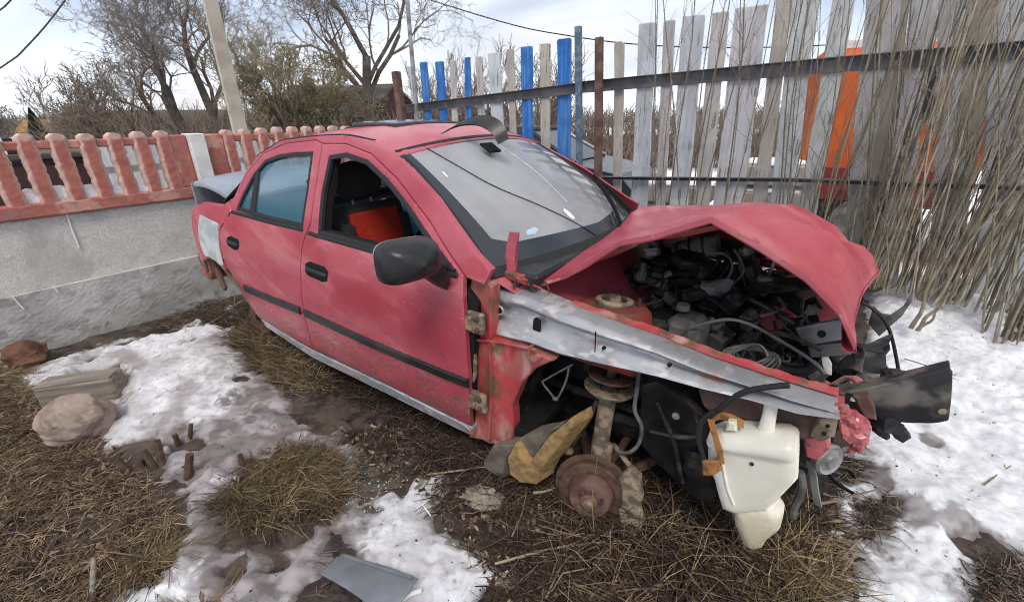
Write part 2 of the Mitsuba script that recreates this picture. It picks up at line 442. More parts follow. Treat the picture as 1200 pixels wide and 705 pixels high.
def fill(poly, step):
    """Triangulates a shapely polygon with inner points; returns (points, triangles, is_edge)."""
    rings = [poly.exterior] + list(poly.interiors)
    pts, edge = [], []
    def ringpts(rg, st):
        n = max(3, int(math.ceil(rg.length / st)))
        c = np.array(rg.coords)[:-1]
        out = []
        for a, b in zip(c, np.roll(c, -1, 0)):
            k = max(1, int(math.ceil(np.linalg.norm(b - a) / st)))
            out += [a + (b - a) * t / k for t in range(k)]
        return np.array(out)
    loops, base = [], 0
    for rg in rings:
        q = ringpts(rg, step * 0.7)
        loops.append(np.arange(base, base + len(q))); base += len(q)
        pts.append(q)
    ne = base
    bev = poly.buffer(-0.006)
    for g in getattr(bev, 'geoms', [bev]):
        if g.is_empty:
            continue
        for rg in [g.exterior] + list(g.interiors):
            pts.append(ringpts(rg, step * 0.7))
    inner = poly.buffer(-max(0.006 + step * 0.4, 0.009))
    if not inner.is_empty:
        x0, y0, x1, y1 = inner.bounds
        gx, gy = np.meshgrid(np.arange(x0, x1, step), np.arange(y0, y1, step * 0.87))
        gx = gx + (np.arange(gx.shape[0]) % 2)[:, None] * step / 2
        g = np.stack([gx.ravel(), gy.ravel()], 1)
        g = g[shapely.contains_xy(inner, g[:, 0], g[:, 1])]
        pts.append(g)
    p = np.vstack(pts)
    tri = Delaunay(p + 1e-7 * np.random.default_rng(1).normal(size=p.shape)).simplices
    cen = p[tri].mean(1)
    keep = shapely.contains_xy(poly, cen[:, 0], cen[:, 1])
    tri = tri[keep]
    a, b, c = p[tri[:, 0]], p[tri[:, 1]], p[tri[:, 2]]
    ar = (b[:, 0] - a[:, 0]) * (c[:, 1] - a[:, 1]) - (b[:, 1] - a[:, 1]) * (c[:, 0] - a[:, 0])
    tri = tri[np.abs(ar) > 1e-9]; ar = ar[np.abs(ar) > 1e-9]
    tri = np.where(ar[:, None] < 0, tri[:, [0, 2, 1]], tri)
    return p, tri, ne


def solid(poly, fn, th, step=0.04, bevel=0.003):
    """Bends a 2-D outline onto a surface: fn(points, depth) -> 3-D, depth going inwards; th is its thickness."""
    if isinstance(poly, (list, tuple)):
        poly = sg.Polygon(poly)
    poly = poly.buffer(0)
    if poly.geom_type != 'Polygon':
        poly = max(poly.geoms, key=lambda g: g.area)
    p, tri, ne = fill(poly, step)
    d = np.zeros(len(p)); d[:ne] = min(bevel, th * 0.6)
    top = fn(p, d)
    bot = fn(p, np.full(len(p), th))
    n = len(p)
    e = np.sort(np.vstack([tri[:, [0, 1]], tri[:, [1, 2]], tri[:, [2, 0]]]), 1)
    directed = np.vstack([tri[:, [0, 1]], tri[:, [1, 2]], tri[:, [2, 0]]])
    _, inv, cnt = np.unique(e, axis=0, return_inverse=True, return_counts=True)
    bd = directed[cnt[inv.ravel()] == 1]
    side = np.vstack([np.stack([bd[:, 1], bd[:, 0], bd[:, 0] + n], 1), np.stack([bd[:, 1], bd[:, 0] + n, bd[:, 1] + n], 1)])
    m = trimesh.Trimesh(np.vstack([top, bot]), np.vstack([tri, tri[:, ::-1] + n, side]), process=False)
    return m


def xform(m, R=None, c=(0, 0, 0)):
    v = m.vertices @ (np.eye(3) if R is None else np.asarray(R)).T + np.asarray(c, float)
    return trimesh.Trimesh(v, m.faces, process=False)


def mirror_y(m):
    v = m.vertices * np.array([1, -1, 1.0])
    return trimesh.Trimesh(v, m.faces[:, ::-1], process=False)


def blob(c, size, seed, amp=0.25, freq=2.2, sub=3, R=None):
    """An uneven rounded lump."""
    m = trimesh.creation.icosphere(sub)
    v = m.vertices
    v = v * (1 + amp * (nfbm(v * freq + seed * 3.7, 4, seed) - 0.5) * 2)[:, None] * np.asarray(size) / 2
    return trimesh.Trimesh(v @ (np.eye(3) if R is None else R).T + np.asarray(c, float), m.faces, process=False)


def sticks(a, b, r, sag=0.0, seed=0):
    """Many thin bent straws as one mesh, from points a to points b: three-sided, two segments each."""
    a, b = np.asarray(a, float), np.asarray(b, float)
    n = len(a)
    r = np.broadcast_to(np.asarray(r, float), (n,))
    rg = np.random.default_rng(seed)
    L = np.linalg.norm(b - a, axis=1, keepdims=True)
    mid = (a + b) / 2 + rg.normal(size=(n, 3)) * L * 0.07 + np.array([0, 0, 1.0]) * L * sag
    t = (b - a) / (L + 1e-9)
    u = np.cross(t, np.where(np.abs(t[:, 2:]) < 0.9, [0, 0, 1.0], [1.0, 0, 0]))
    u /= np.linalg.norm(u, axis=1, keepdims=True) + 1e-9
    w = np.cross(t, u)
    ang = np.arange(3) * 2 * np.pi / 3
    V = []
    for p, s in ((a, 1.0), (mid, 0.9), (b, 0.45)):
        V.append(p[:, None] + (r * s)[:, None, None] * (np.cos(ang)[None, :, None] * u[:, None] + np.sin(ang)[None, :, None] * w[:, None]))
    v = np.stack(V, 1).reshape(-1, 3)
    f = []
    for s in range(2):
        for j in range(3):
            k = (j + 1) % 3
            f += [[s * 3 + j, s * 3 + k, s * 3 + 3 + k], [s * 3 + j, s * 3 + 3 + k, s * 3 + 3 + j]]
    f = (np.array(f)[None] + (np.arange(n) * 9)[:, None, None]).reshape(-1, 3)
    return trimesh.Trimesh(v, f, process=False)


def tone(n, per, cols, seed, jit=0.18):
    """A colour for each straw, repeated for its vertices."""
    rg = np.random.default_rng(seed)
    c = np.asarray(cols)[rg.integers(0, len(cols), n)] * (1 + jit * rg.normal(size=(n, 1)))
    return np.repeat(np.clip(c, 0.01, 0.9), per, 0)

# ------------------------------------------------------------------ the setting: ground and snow


def sstep(a, b, x):
    t = np.clip((x - a) / (b - a), 0, 1)
    return t * t * (3 - 2 * t)


def ground_z(x, y):
    x, y = np.asarray(x, float), np.asarray(y, float)
    p = np.stack([x, y, 0 * x], -1)
    z = 0.05 * (nfbm(p * 2.3 + 4, 3, 1) - 0.5) + 0.030 * (nfbm(p * 13 + 2, 3, 2) - 0.5)
    z = z + 0.23 * sstep(0.9, 2.2, y) * sstep(0.4, 1.1, x) * (1 - sstep(1.65, 2.0, x) * sstep(1.2, 1.6, y) * 0.9)
    z = z + 0.05 * np.exp(-(((x + 1.55) / 0.45) ** 2 + ((y + 1.55) / 0.35) ** 2))
    return z


def grid(x0, x1, y0, y1, st):
    xs, ys = np.arange(x0, x1 + st / 2, st), np.arange(y0, y1 + st / 2, st)
    X, Y = np.meshgrid(xs, ys, indexing='ij')
    i, j = np.meshgrid(np.arange(len(xs) - 1), np.arange(len(ys) - 1), indexing='ij')
    n = len(ys)
    q = np.stack([i * n + j, (i + 1) * n + j, (i + 1) * n + j + 1, i * n + j + 1], -1).reshape(-1, 4)
    return X, Y, q


GX0, GX1, GY0, GY1 = -3.74, 3.7, -3.7, 2.6
X, Y, q = grid(GX0, GX1, GY0, GY1, 0.02)
edge = np.minimum.reduce([X - GX0, GX1 - X, Y - GY0, GY1 - Y])
Z = ground_z(X, Y)
Zg = Z - 0.12 * sstep(0.25, 0.0, np.minimum(GX1 - X, Y - GY0))
add('ground', as_mesh((np.stack([X, Y, Zg], -1).reshape(-1, 3), q)), 'mud', smooth=True, label='dark wet mud of the yard with thawing patches', kind='structure')

SNOW = [sg.Polygon([(-3.346,-1.787), (-3.491,-1.565), (-3.506,-1.254), (-3.423,-.975), (-3.364,-.649), (-3.494,-.446), (-2.873,-.568), (-2.740,-.755), (-2.247,-.934), (-1.827,-.894), (-1.665,-.958), (-1.370,-.916), (-1.257,-1.008), (-1.152,-.881), (-.908,-.778), (-.681,-.795), (-.645,-.946), (-.614,-1.078), (-.384,-1.121), (-.237,-1.118), (-.153,-1.164), (-.054,-1.311), (-.598,-1.675), (-1.147,-2.043), (-1.185,-1.853), (-1.230,-1.705), (-1.369,-1.604), (-1.661,-1.593), (-1.938,-1.627), (-2.157,-1.660), (-2.397,-1.568), (-2.823,-1.423), (-3.001,-1.665)]),
        sg.Polygon([(.601,-.821), (.647,-.580), (.659,-.345), (.700,-.106), (.738,.144), (.774,.333), (.823,.770), (.881,1.629), (.911,2.680), (1.121,3.337), (1.403,4.979), (2.242,5.503), (2.590,3.642), (2.782,2.251), (2.156,.220)]),
        sg.Polygon([(-3.398,-2.005), (-3.691,-1.734), (-3.664,-1.613), (-3.409,-1.763)])]
BARE = [sg.Polygon([(-1.300,-1.511), (-1.374,-1.345), (-1.384,-1.162), (-1.152,-1.075), (-.986,-1.145), (-.931,-1.313), (-.989,-1.450), (-1.150,-1.540)]), sg.Polygon([(-1.022,-1.082), (-1.066,-.952), (-.924,-.924), (-.817,-1.061), (-.797,-1.176), (-.902,-1.196)]),
        sg.Polygon([(.762,-.091), (.888,-.007), (.887,-.171), (.782,-.262)]), sg.Polygon([(1.065,-.213), (1.234,-.003), (1.214,-.297), (1.055,-.388)]), sg.Polygon([(1.591,2.166), (1.953,2.645), (1.790,1.708), (1.564,1.736)]),
        sg.Polygon([(-.728,-1.498), (-.781,-1.345), (-.713,-1.341), (-.646,-1.443)])]


def snow_depth(x, y, both=False):
    pts = shapely.points(x, y)
    d = np.full(x.shape, -9.0)
    for g in SNOW:
        s = np.where(shapely.contains_xy(g, x, y), 1, -1) * shapely.distance(pts, g.exterior)
        d = np.maximum(d, s)
    for g in BARE:
        s = np.where(shapely.contains_xy(g, x, y), -1, 1) * shapely.distance(pts, g.exterior)
        d = np.minimum(d, s)
    p = np.stack([x, y, 0 * x], -1)
    d = d + 0.16 * (nfbm(p * 6 + 3, 4, 21) - 0.5) + 0.10 * (nfbm(p * 26, 4, 22) - 0.5)
    thick = 0.018 * sstep(-0.12, 0.0, d) + 0.040 * sstep(-0.03, 0.14, d) - 0.016
    thick = thick + sstep(0.0, 0.1, d) * (0.036 * (nfbm(p * 9 + 8, 3, 31) - 0.5) + 0.030 * (nfbm(p * 24 + 8, 3, 32) - 0.5))
    # holes thawed through on the trodden near side
    hole = sstep(0.57, 0.66, nfbm(p * 5 + 11, 4, 33)) * sstep(0.1, -0.4, x)
    # the trampled slush is thin, and the mud comes through it
    w = np.zeros(x.shape)
    for sx, sy, rr in SLUSH:
        w = np.maximum(w, sstep(1.3, 0.5, np.hypot(x - sx, y - sy) / rr))
    thick = thick - w * (0.012 + 0.075 * np.clip(nfbm(p * 11 + 5, 5, 35) - 0.50, 0, 1))
    thick = thick - 0.05 * hole
    return (thick, w) if both else thick


XS, YS, qs = grid(GX0, GX1, GY0, GY1, 0.013)
ZS = ground_z(XS, YS)
dS, slS = snow_depth(XS, YS, True)
eS = np.minimum.reduce([XS - GX0, GX1 - XS, YS - GY0, GY1 - YS])
Z2 = ZS + dS
Z2 = np.where(eS < 0.05, np.minimum(Z2, ZS - 0.12 * sstep(0.25, 0.0, np.minimum(GX1 - XS, YS - GY0)) - 0.004), Z2)
# leave out what lies wholly under the mud
keep = (dS.reshape(-1)[qs] > -0.016).any(1)
snow_mesh = as_mesh((np.stack([XS, YS, Z2], -1).reshape(-1, 3), qs[keep]))
scene['snow'] = mikit.ply(snow_mesh, 'mat_snow', smooth=True, uv=np.stack([np.clip(dS.ravel() / 0.034, -1, 2), slS.ravel()], 1))
tag('snow', 'thawing snow lying over the yard, grey on the left', kind='structure')
# the land beyond wall and fence, out to the horizon
X2, Y2, q2 = grid(-300, 300, -300, 300, 12)
far = np.stack([X2, Y2, -0.11 + 0 * X2], -1).reshape(-1, 3)
add('snow_field', as_mesh((far, q2)), 'far_snow', smooth=True, label='snow covered land beyond the fence', kind='structure')
X3, Y3, q3 = grid(-14, 14, 2.62, 16, 0.3)
add('field_path', as_mesh((np.stack([X3, Y3, -0.085 + 0.05 * nfbm(np.stack([X3, Y3, 0 * X3], -1) * 0.8, 3, 4)], -1).reshape(-1, 3), q3)), 'far_snow', smooth=True,
    label='uneven snowy ground right behind the plank fence', kind='structure')

# ------------------------------------------------------------------ the concrete wall at the back left
W = thing('concrete_wall', 'old concrete wall with a red painted openwork balustrade along its top', 'wall')
WX = -3.8
def wall_block(name, x, z0, z1, y0, y1, m, th=0.16, rough=0.004, label=None):
    Yw, Zw, qw = grid(y0, y1, z0, z1, 0.03)
    off = rough * (nfbm(np.stack([Yw, Zw, 0 * Yw], -1) * 9, 3, 5) - 0.5)
    v = np.stack([x + off, Yw, Zw], -1).reshape(-1, 3)
    front = as_mesh((v, qw))
    back = box((x - 0.012 - th / 2, (y0 + y1) / 2, (z0 + z1) / 2), (th, y1 - y0 + 0.002, z1 - z0), 0.003)
    return add(name, [front, back], m, W, smooth=False, label=label)
wall_block('foundation', WX + 0.045, -0.2, 0.405, -4.2, 2.35, 'concrete', 0.30, 0.010)
wall_block('plinth', WX, 0.407, 0.865, -4.2, 2.35, 'pebble_dash', 0.22, 0.012)
# chips and hairline runs of pale lime on the wall
for pts, r in (([(-3.790,-1.150,1.004), (-3.790,-1.164,.869), (-3.790,-1.169,.765), (-3.790,-1.169,.632)], 0.006), ([(-3.740,-1.571,.407), (-3.740,-1.549,.316)], 0.007), ([(-3.740,-1.376,.428), (-3.740,-1.367,.375)], 0.007)):
    p = spline(pts, 5)
    p[:, 0] -= 0.001
    add('lime_run', tube(p, r * (0.5 + 0.6 * np.random.default_rng(3).random(len(p))), 6), 'white_paint', W)


def baluster_mesh(yc, z0, z1, seed, w0=0.045, x=WX, d=0.06):
    """A flat concrete baluster with wavy edges and a round head; pale where the paint wore off its arrises."""
    rg = np.random.default_rng(seed)
    zs = np.linspace(z0, z1, 26)
    t = (zs - z0) / (z1 - z0)
    w = w0 * (1 + 0.025 * np.cos(t * 2 * np.pi * 5.5 + 0.6) + 0.02 * rg.normal(size=26))
    w = np.where(t > 0.88, w0 * np.clip(1 - ((t - 0.88) / 0.125) ** 4, 0.03, 1) ** 0.5 * 0.98, w)
    w = np.where((t > 0.84) & (t <= 0.88), w0 * 0.86, w)
    prof = [(-1, -d, 0.0, 1), (-1, -0.008, 0.0, 1), (-0.82, 0.004, 0, 0.85), (-0.55, 0.006, 0, 0.05), (0.0, 0.007, 0, 0), (0.55, 0.006, 0, 0.05), (0.82, 0.004, 0, 0.85), (1, -0.008, 0, 1), (1, -d, 0, 1)]
    V, Cc = [], []
    wl = w * (1 + 0.16 * (nfbm(np.stack([zs * 42, 0 * zs + seed, 0 * zs], -1), 3, 1) - 0.5) * 2)
    wr = w * (1 + 0.16 * (nfbm(np.stack([zs * 42, 0 * zs + seed + 50, 0 * zs], -1), 3, 2) - 0.5) * 2)
    for k, z in enumerate(zs):
        for a, b, _, pale in prof:
            V.append((x + 0.028 + b, yc + a * (wl[k] if a < 0 else wr[k]), z))
            pn = pale * (0.55 + 0.45 * rg.random())
            if t[k] > 0.90: pn = max(pn, 0.45 + 0.4 * rg.random())
            Cc.append(np.array((0.43, 0.15, 0.12)) * (0.75 + 0.4 * rg.random()) * (1 - pn) + np.array((0.62, 0.47, 0.41)) * pn)
    m = len(prof)
    f = []
    for k in range(25):
        for j in range(m - 1):
            a = k * m + j
            f.append([a, a + 1, a + m + 1, a + m])
    mesh = as_mesh((np.array(V), np.array(f)))
    return mesh, np.array(Cc)


def fence_panel(ys, y0, y1, zr, solid_to, seed, label):
    bar = add('bottom_rail', box((WX - 0.018, (y0 + y1) / 2, 0.911), (0.11, y1 - y0, 0.088), 0.01), 'fence_red', W, label=label)
    link = add('upper_rail', box((WX - 0.022, (y0 + y1) / 2, zr(0) - 0.068), (0.072, y1 - y0, 0.052), 0.008), 'fence_red', W)
    for i, yc in enumerate(ys):
        mesh, col = baluster_mesh(yc, 0.945, zr(yc), seed + i)
        add('baluster', mesh, 'vertex_rough', W, smooth=True, color=col)
    for a, b in solid_to:
        add('solid_panel', box((WX - 0.01, (a + b) / 2, (0.956 + zr(0) - 0.03) / 2), (0.07, b - a, zr(0) - 0.03 - 0.956), 0.008), 'fence_red', W)


lefty = [-0.63 - 0.148 * k for k in range(16)] + [-0.49]
fence_panel(lefty, -4.0, -0.335, lambda y: 1.372 + 0.004 * math.sin(9 * y), [(-0.47, -0.335)], 100, None)
righty = [-0.02 + 0.146 * k for k in range(15)]
fence_panel(righty, -0.215, 2.1, lambda y: 1.372 + 0.015 * sstep(0.0, 0.5, y) * (1 - sstep(0.9, 1.4, y)), [(-0.215, -0.07)], 140, None)
add('post', box((WX, -0.275, 1.10), (0.14, 0.112, 0.50), 0.006), 'white_paint', W, label='white painted wall post')
for k, yc in enumerate([-1.296, -1.148, -1.0, -0.852, -0.704]):
    add('snow_clump', blob((WX - 0.045, yc, 0.965), (0.10, 0.16, (0.15, 0.17, 0.14, 0.12, 0.08)[k]), 50 + k, 0.18, 1.8, 4), 'clean_snow', smooth=True,
        label=('first', 'second', 'third', 'fourth', 'fifth and smallest')[k] + ' snow lump from the left in the gaps of the red balustrade', cat='snow', group='snow lumps in the balustrade gaps')

# ------------------------------------------------------------------ the plank fence on the right
F = thing('plank_fence', 'tall fence of uneven upright planks, some blue and most weathered grey', 'fence')
FY = 2.22


def plank_mesh(top, low, width, zend, rnd, seed, y=FY, th=0.026):
    rg = np.random.default_rng(seed)
    top, low = np.array(top), np.array(low)
    d = (top - low); d = d / d[2]
    H = top[2] - zend
    def fn(p, dep):
        z = zend + p[:, 1]
        x = low[0] + d[0] * (z - low[2]) + p[:, 0]
        warp = 0.010 * np.sin(z * 2.1 + seed) + 0.006 * (p[:, 0] / width) * np.sin(z * 1.3 + seed * 2)
        return np.stack([x, y + warp + dep, z], 1)
    w = width / 2
    r = min(rnd, w * 0.9)
    zz = np.linspace(0, H - r, 9)
    wob = lambda: 0.0035 * rg.normal(size=9)
    right = [(w + e, z) for e, z in zip(wob(), zz)]
    left = [(-w + e, z) for e, z in zip(wob(), zz)]
    a = np.linspace(0, np.pi / 2, 5)
    arcR = [(w - r + r * math.cos(t), H - r + r * math.sin(t)) for t in a[1:]]
    arcL = [(-w + r - r * math.sin(t), H - r + r * math.cos(t)) for t in a[:-1]]
    return solid(sg.Polygon(right + arcR + arcL + left[::-1]), fn, th, 0.16, 0.003)


# where each plank ends at the top, a point lower down on it, its width and its paint
tops = [(-3.880,2.220,2.014), (-3.660,2.220,2.044), (-3.424,2.220,2.036), (-3.226,2.220,2.031), (-3.019,2.220,2.048), (-2.856,2.220,2.044), (-2.655,2.220,2.060), (-2.446,2.220,2.074), (-2.263,2.220,2.085), (-2.050,2.220,2.092), (-1.849,2.220,2.116), (-1.306,2.220,2.044), (-1.063,2.220,2.154), (-.879,2.220,2.153), (-.699,2.220,2.167), (-.503,2.220,2.167), (-.292,2.220,2.180), (-.087,2.220,2.232), (.038,2.220,2.245), (.269,2.220,2.241), (.470,2.220,2.258), (.566,2.220,2.225), (.676,2.220,2.270), (.798,2.220,2.234), (.870,2.220,2.256), (.962,2.220,2.225), (1.056,2.220,2.289), (1.174,2.220,2.292), (1.310,2.220,2.282), (1.468,2.220,2.290)]
lows = [(-3.831,2.220,1.419), (-3.649,2.220,1.379), (-3.403,2.220,1.379), (-3.229,2.220,1.378), (-3.034,2.220,1.431), (-2.857,2.220,1.447), (-2.634,2.220,1.428), (-2.426,2.220,1.342), (-2.237,2.220,1.259), (-2.022,2.220,1.221), (-1.806,2.220,1.102), (-1.229,2.220,.965), (-.991,2.220,.783), (-.798,2.220,.775), (-.624,2.220,.789), (-.428,2.220,.790), (-.218,2.220,.807), (.013,2.220,.846), (.156,2.220,.950), (.335,2.220,1.167), (.613,2.220,1.346), (.649,2.220,1.664), (.811,2.220,1.346), (.988,2.220,1.449), (1.025,2.220,1.548), (1.106,2.220,1.387), (1.269,2.220,1.396), (1.386,2.220,1.347), (1.514,2.220,1.299), (1.695,2.220,1.255)]
wid = [0.045, 0.062, 0.064, 0.043, 0.046, 0.046, 0.085, 0.046, 0.076, 0.060, 0.080, 0.058, 0.098, 0.056, 0.110, 0.082, 0.150, 0.070, 0.102, 0.082, 0.122, 0.062, 0.085, 0.080, 0.07, 0.085, 0.12, 0.1, 0.12, 0.12]
kinds = 'pale blue blue grey blue grey pale beige blue beige blue beige pale grey pale grey lavender beige teal teal grey brown lavender lavender teal brown pale grey pale grey'.split()
for k, (t, l, w, kd) in enumerate(zip(tops, lows, wid, kinds)):
    up = np.array(t) + (np.array(t) - np.array(l)) * 0.0
    w *= 1.7 if k < 11 else 1.5 if k < 17 else 1.52
    m = plank_mesh(up, l, w, 0.14 + 0.06 * ((k * 7) % 5) / 5 if k > 11 else 0.12, (0.03 if k in (11,) else 0.014), k, FY + 0.003 * (k % 3))
    add('plank', m, 'plank_' + kd, F, smooth=25)
# rails: steel angle, in front of the planks on the camera's side
def rail(pts, h, name, m, y0):
    p = np.array(pts)
    for a, b in zip(p[:-1], p[1:]):
        c, L = (a + b) / 2, np.linalg.norm(b - a)
        R = basis(np.array([0, -1.0, 0]), (b - a))
        web = box((c[0], y0 - 0.012, c[2]), (L, h, 0.006), 0.002, R)
        lip = box((c[0], y0 - 0.036, c[2] + h / 2), (L, 0.006, 0.05), 0.002, R)
        add(name, [web, lip], m, F, smooth=False)
RY = FY - 0.004
rail([(-3.983,2.200,1.555), (-1.676,2.200,1.687)], 0.085, 'upper_rail', 'steel_dark', RY)
rail([(-1.641,2.200,1.693), (.220,2.200,1.751), (1.607,2.200,1.777)], 0.092, 'upper_rail', 'steel_dark', RY)
rail([(-1.053,2.200,.906), (.223,2.200,.969), (1.569,2.200,.996)], 0.030, 'lower_rail', 'steel_dark', RY)
rail([(-3.726,2.200,.790), (-1.053,2.200,.906)], 0.030, 'lower_rail', 'steel_dark', RY)
def post_between(t, l, w, d, m, name, label, y):
    t, l = np.array(t), np.array(l)
    dirv = (t - l) / (t - l)[2]
    b = l + dirv * (-0.2 - l[2])
    c = (t + b) / 2; L = np.linalg.norm(t - b)
    R = basis(t - b, (1, 0, 0))
    return add(name, box((c[0], y, c[2]), (w, d, L), 0.004, R), m, F, smooth=False, label=label)
post_between([(-1.663,2.150,2.182)][0], [(-1.589,2.150,1.034)][0], 0.055, 0.05, 'post_blue', 'post', 'dark blue steel post', 2.15)
post_between([(-1.446,2.130,2.075)][0], [(-1.375,2.130,.926)][0], 0.062, 0.06, 'rust_brown', 'post', 'rusty brown square post', 2.13)
post_between([(-3.935,2.050,1.952)][0], [(-3.911,2.050,1.363)][0], 0.08, 0.08, 'rust_brown', 'post', 'rusty brown post at the end by the wall', 2.05)
add('bottom_beam', box((1.35, FY + 0.02, 0.19), (1.5, 0.05, 0.10), 0.006), 'old_wood', F)

# ------------------------------------------------------------------ beyond the fence and the wall


def branchy(seed, base, height, trunk_r, levels=5, spread=0.55, kids=(3, 4), lean=(0, 0), up=0.25, first=0.35, wig=0.12, minr=0.006, shrink=0.72):
    """A bare tree: (thick limbs, fine twigs), both lists of segments (a, b, ra, rb)."""
    rg = np.random.default_rng(seed)
    thick, fine = [], []
    def grow(p, d, L, r, lev):
        n = 4 if lev < 3 else 3
        pts = [p]
        for k in range(n):
            d = d + rg.normal(size=3) * wig * (1 + 0.5 * lev) + np.array([0, 0, up * 0.25])
            d = d / np.linalg.norm(d)
            q = pts[-1] + d * L / n
            ra, rb = r * (1 - 0.35 * k / n), r * (1 - 0.35 * (k + 1) / n)
            (thick if lev < 2 else fine).append((pts[-1], q, max(ra, minr), max(rb, minr)))
            pts.append(q)
            if lev < levels and (k >= (1 if lev else 1)):
                for _ in range(rg.integers(1, 3) if lev < levels - 1 else rg.integers(1, 4)):
                    a = rg.normal(size=3); a -= d * np.dot(a, d); a /= np.linalg.norm(a)
                    nd = d * math.cos(spread * rg.uniform(0.7, 1.5)) + a * math.sin(spread * rg.uniform(0.7, 1.5)) + np.array([0, 0, up])
                    grow(q, nd / np.linalg.norm(nd), L * shrink * rg.uniform(0.6, 1.0), rb * rg.uniform(0.45, 0.7), lev + 1)
    d0 = np.array([lean[0], lean[1], 1.0])
    grow(np.asarray(base, float), d0 / np.linalg.norm(d0), height * first, trunk_r, 0)
    return thick, fine


def segs_mesh(segs, n=3):
    a = np.array([s[0] for s in segs]); b = np.array([s[1] for s in segs])
    ra = np.array([s[2] for s in segs]); rb = np.array([s[3] for s in segs])
    t = b - a; t = t / (np.linalg.norm(t, axis=1, keepdims=True) + 1e-9)
    u = np.cross(t, np.where(np.abs(t[:, 2:]) < 0.9, [0, 0, 1.0], [1.0, 0, 0])); u /= np.linalg.norm(u, axis=1, keepdims=True) + 1e-9
    w = np.cross(t, u)
    ang = np.arange(n) * 2 * np.pi / n
    cs = np.cos(ang)[None, :, None] * u[:, None] + np.sin(ang)[None, :, None] * w[:, None]
    v = np.stack([a[:, None] + ra[:, None, None] * cs, (b + t * rb[:, None] * 0.3)[:, None] + rb[:, None, None] * cs], 1).reshape(-1, 3)
    j = np.arange(n)
    q = np.stack([j, (j + 1) % n, n + (j + 1) % n, n + j], 1)
    q = (q[None] + (np.arange(len(a)) * 2 * n)[:, None, None]).reshape(-1, 4)
    return as_mesh((v, q))


def bare_tree(name, label, seed, base, height, r, m='twig_dark', group=None, stems=1, **kw):
    t = thing(name, label, 'tree' if 'tree' in name else 'shrub', group)
    th, fi = [], []
    rg = np.random.default_rng(seed)
    for k in range(stems):
        a, b = branchy(seed + 31 * k, np.array(base) + (rg.normal(size=3) * [0.25, 0.25, 0] if stems > 1 else 0), height * (1 if k == 0 else rg.uniform(0.7, 1)), r, **kw)
        th += a; fi += b
    add('trunk', segs_mesh(th, 7), 'bark', t, smooth=40)
    add('crown', segs_mesh(fi, 3), m, t, smooth=False)
    return t


BASE = lambda p: (p[0], p[1], -0.1)
bare_tree('bare_tree', 'tall bare tree leaning left, seen left of the concrete utility pole', 11, BASE([(-14.765,4.584,1.047)][0]), 9.5, 0.15, stems=2, lean=(-0.34, -0.12), levels=6, spread=0.46, up=0.15, shrink=0.78, minr=0.0045)
bare_tree('bare_tree', 'dark spreading bare tree behind the end of the plank fence', 5, BASE([(-12.453,8.866,1.201)][0]), 10.0, 0.20, levels=6, spread=0.58, up=0.09, lean=(-0.06, 0), shrink=0.82, minr=0.005)
bare_tree('bushy_tree', 'dense olive brown bushy tree right of the concrete utility pole', 23, BASE([(-12.001,5.276,1.272)][0]), 5.6, 0.08, 'twig_olive', stems=5, levels=5, spread=0.6, up=0.2, first=0.4)
bare_tree('bushy_tree', 'brown bushy tree between the olive one and the dark spreading tree', 29, BASE([(-11.982,6.588,1.246)][0]), 4.4, 0.07, 'twig_olive', stems=5, levels=5, spread=0.6, up=0.15, first=0.4)
bare_tree('bare_shrub', 'fan of bare upright branches left of the tall leaning tree', 41, BASE([(-15.782,2.497,.887)][0]), 3.6, 0.045, 'twig_brown', stems=7, levels=4, spread=0.40, up=0.3, first=0.42, lean=(-0.25, -0.1))
bare_tree('bare_tree', 'small far bare tree at the left edge of the picture', 47, BASE([(-40.074,4.200,.790)][0]), 4.2, 0.09, 'twig_brown', stems=2, levels=5, spread=0.6, up=0.15, minr=0.012)
for k, u in enumerate((530, 575, 620)):
    p = ([(-7.548,6.896,1.045), (-6.570,7.558,1.034), (-5.481,8.246,.921)])[k]
    bare_tree('shoot_shrub', ['brown thicket of upright shoots behind the leftmost blue planks', 'brown thicket of upright shoots behind the middle of the blue planks', 'brown thicket of upright shoots behind the dark blue post'][k],
              60 + k, BASE(p), [3.0, 3.3, 3.2][k], 0.03, 'twig_brown', stems=9, levels=3, spread=0.3, up=0.45, first=0.5)


def thicket(name, pts, h, n, seed, m, label, w=0.8, r=0.006):
    rg = np.random.default_rng(seed)
    p = np.array(pts)
    t = rg.random(n) * (len(p) - 1)
    i = t.astype(int); a = p[i] + (p[i + 1] - p[i]) * (t - i)[:, None]
    a = a + rg.normal(size=(n, 3)) * [w / 2, w / 2, 0]; a[:, 2] = -0.1
    hh = h * rg.uniform(0.45, 1.05, n)
    a[:, 2] += rg.random(n) * hh * 0.6
    b = a + np.stack([rg.normal(size=n) * 0.35 * h * 0.5, rg.normal(size=n) * 0.35 * h * 0.5, hh * rg.uniform(0.3, 0.6, n)], 1)
    return add(name, sticks(a, b, r * rg.uniform(0.6, 1.6, n), 0.02, seed), m, smooth=False, label=label, kind='stuff')


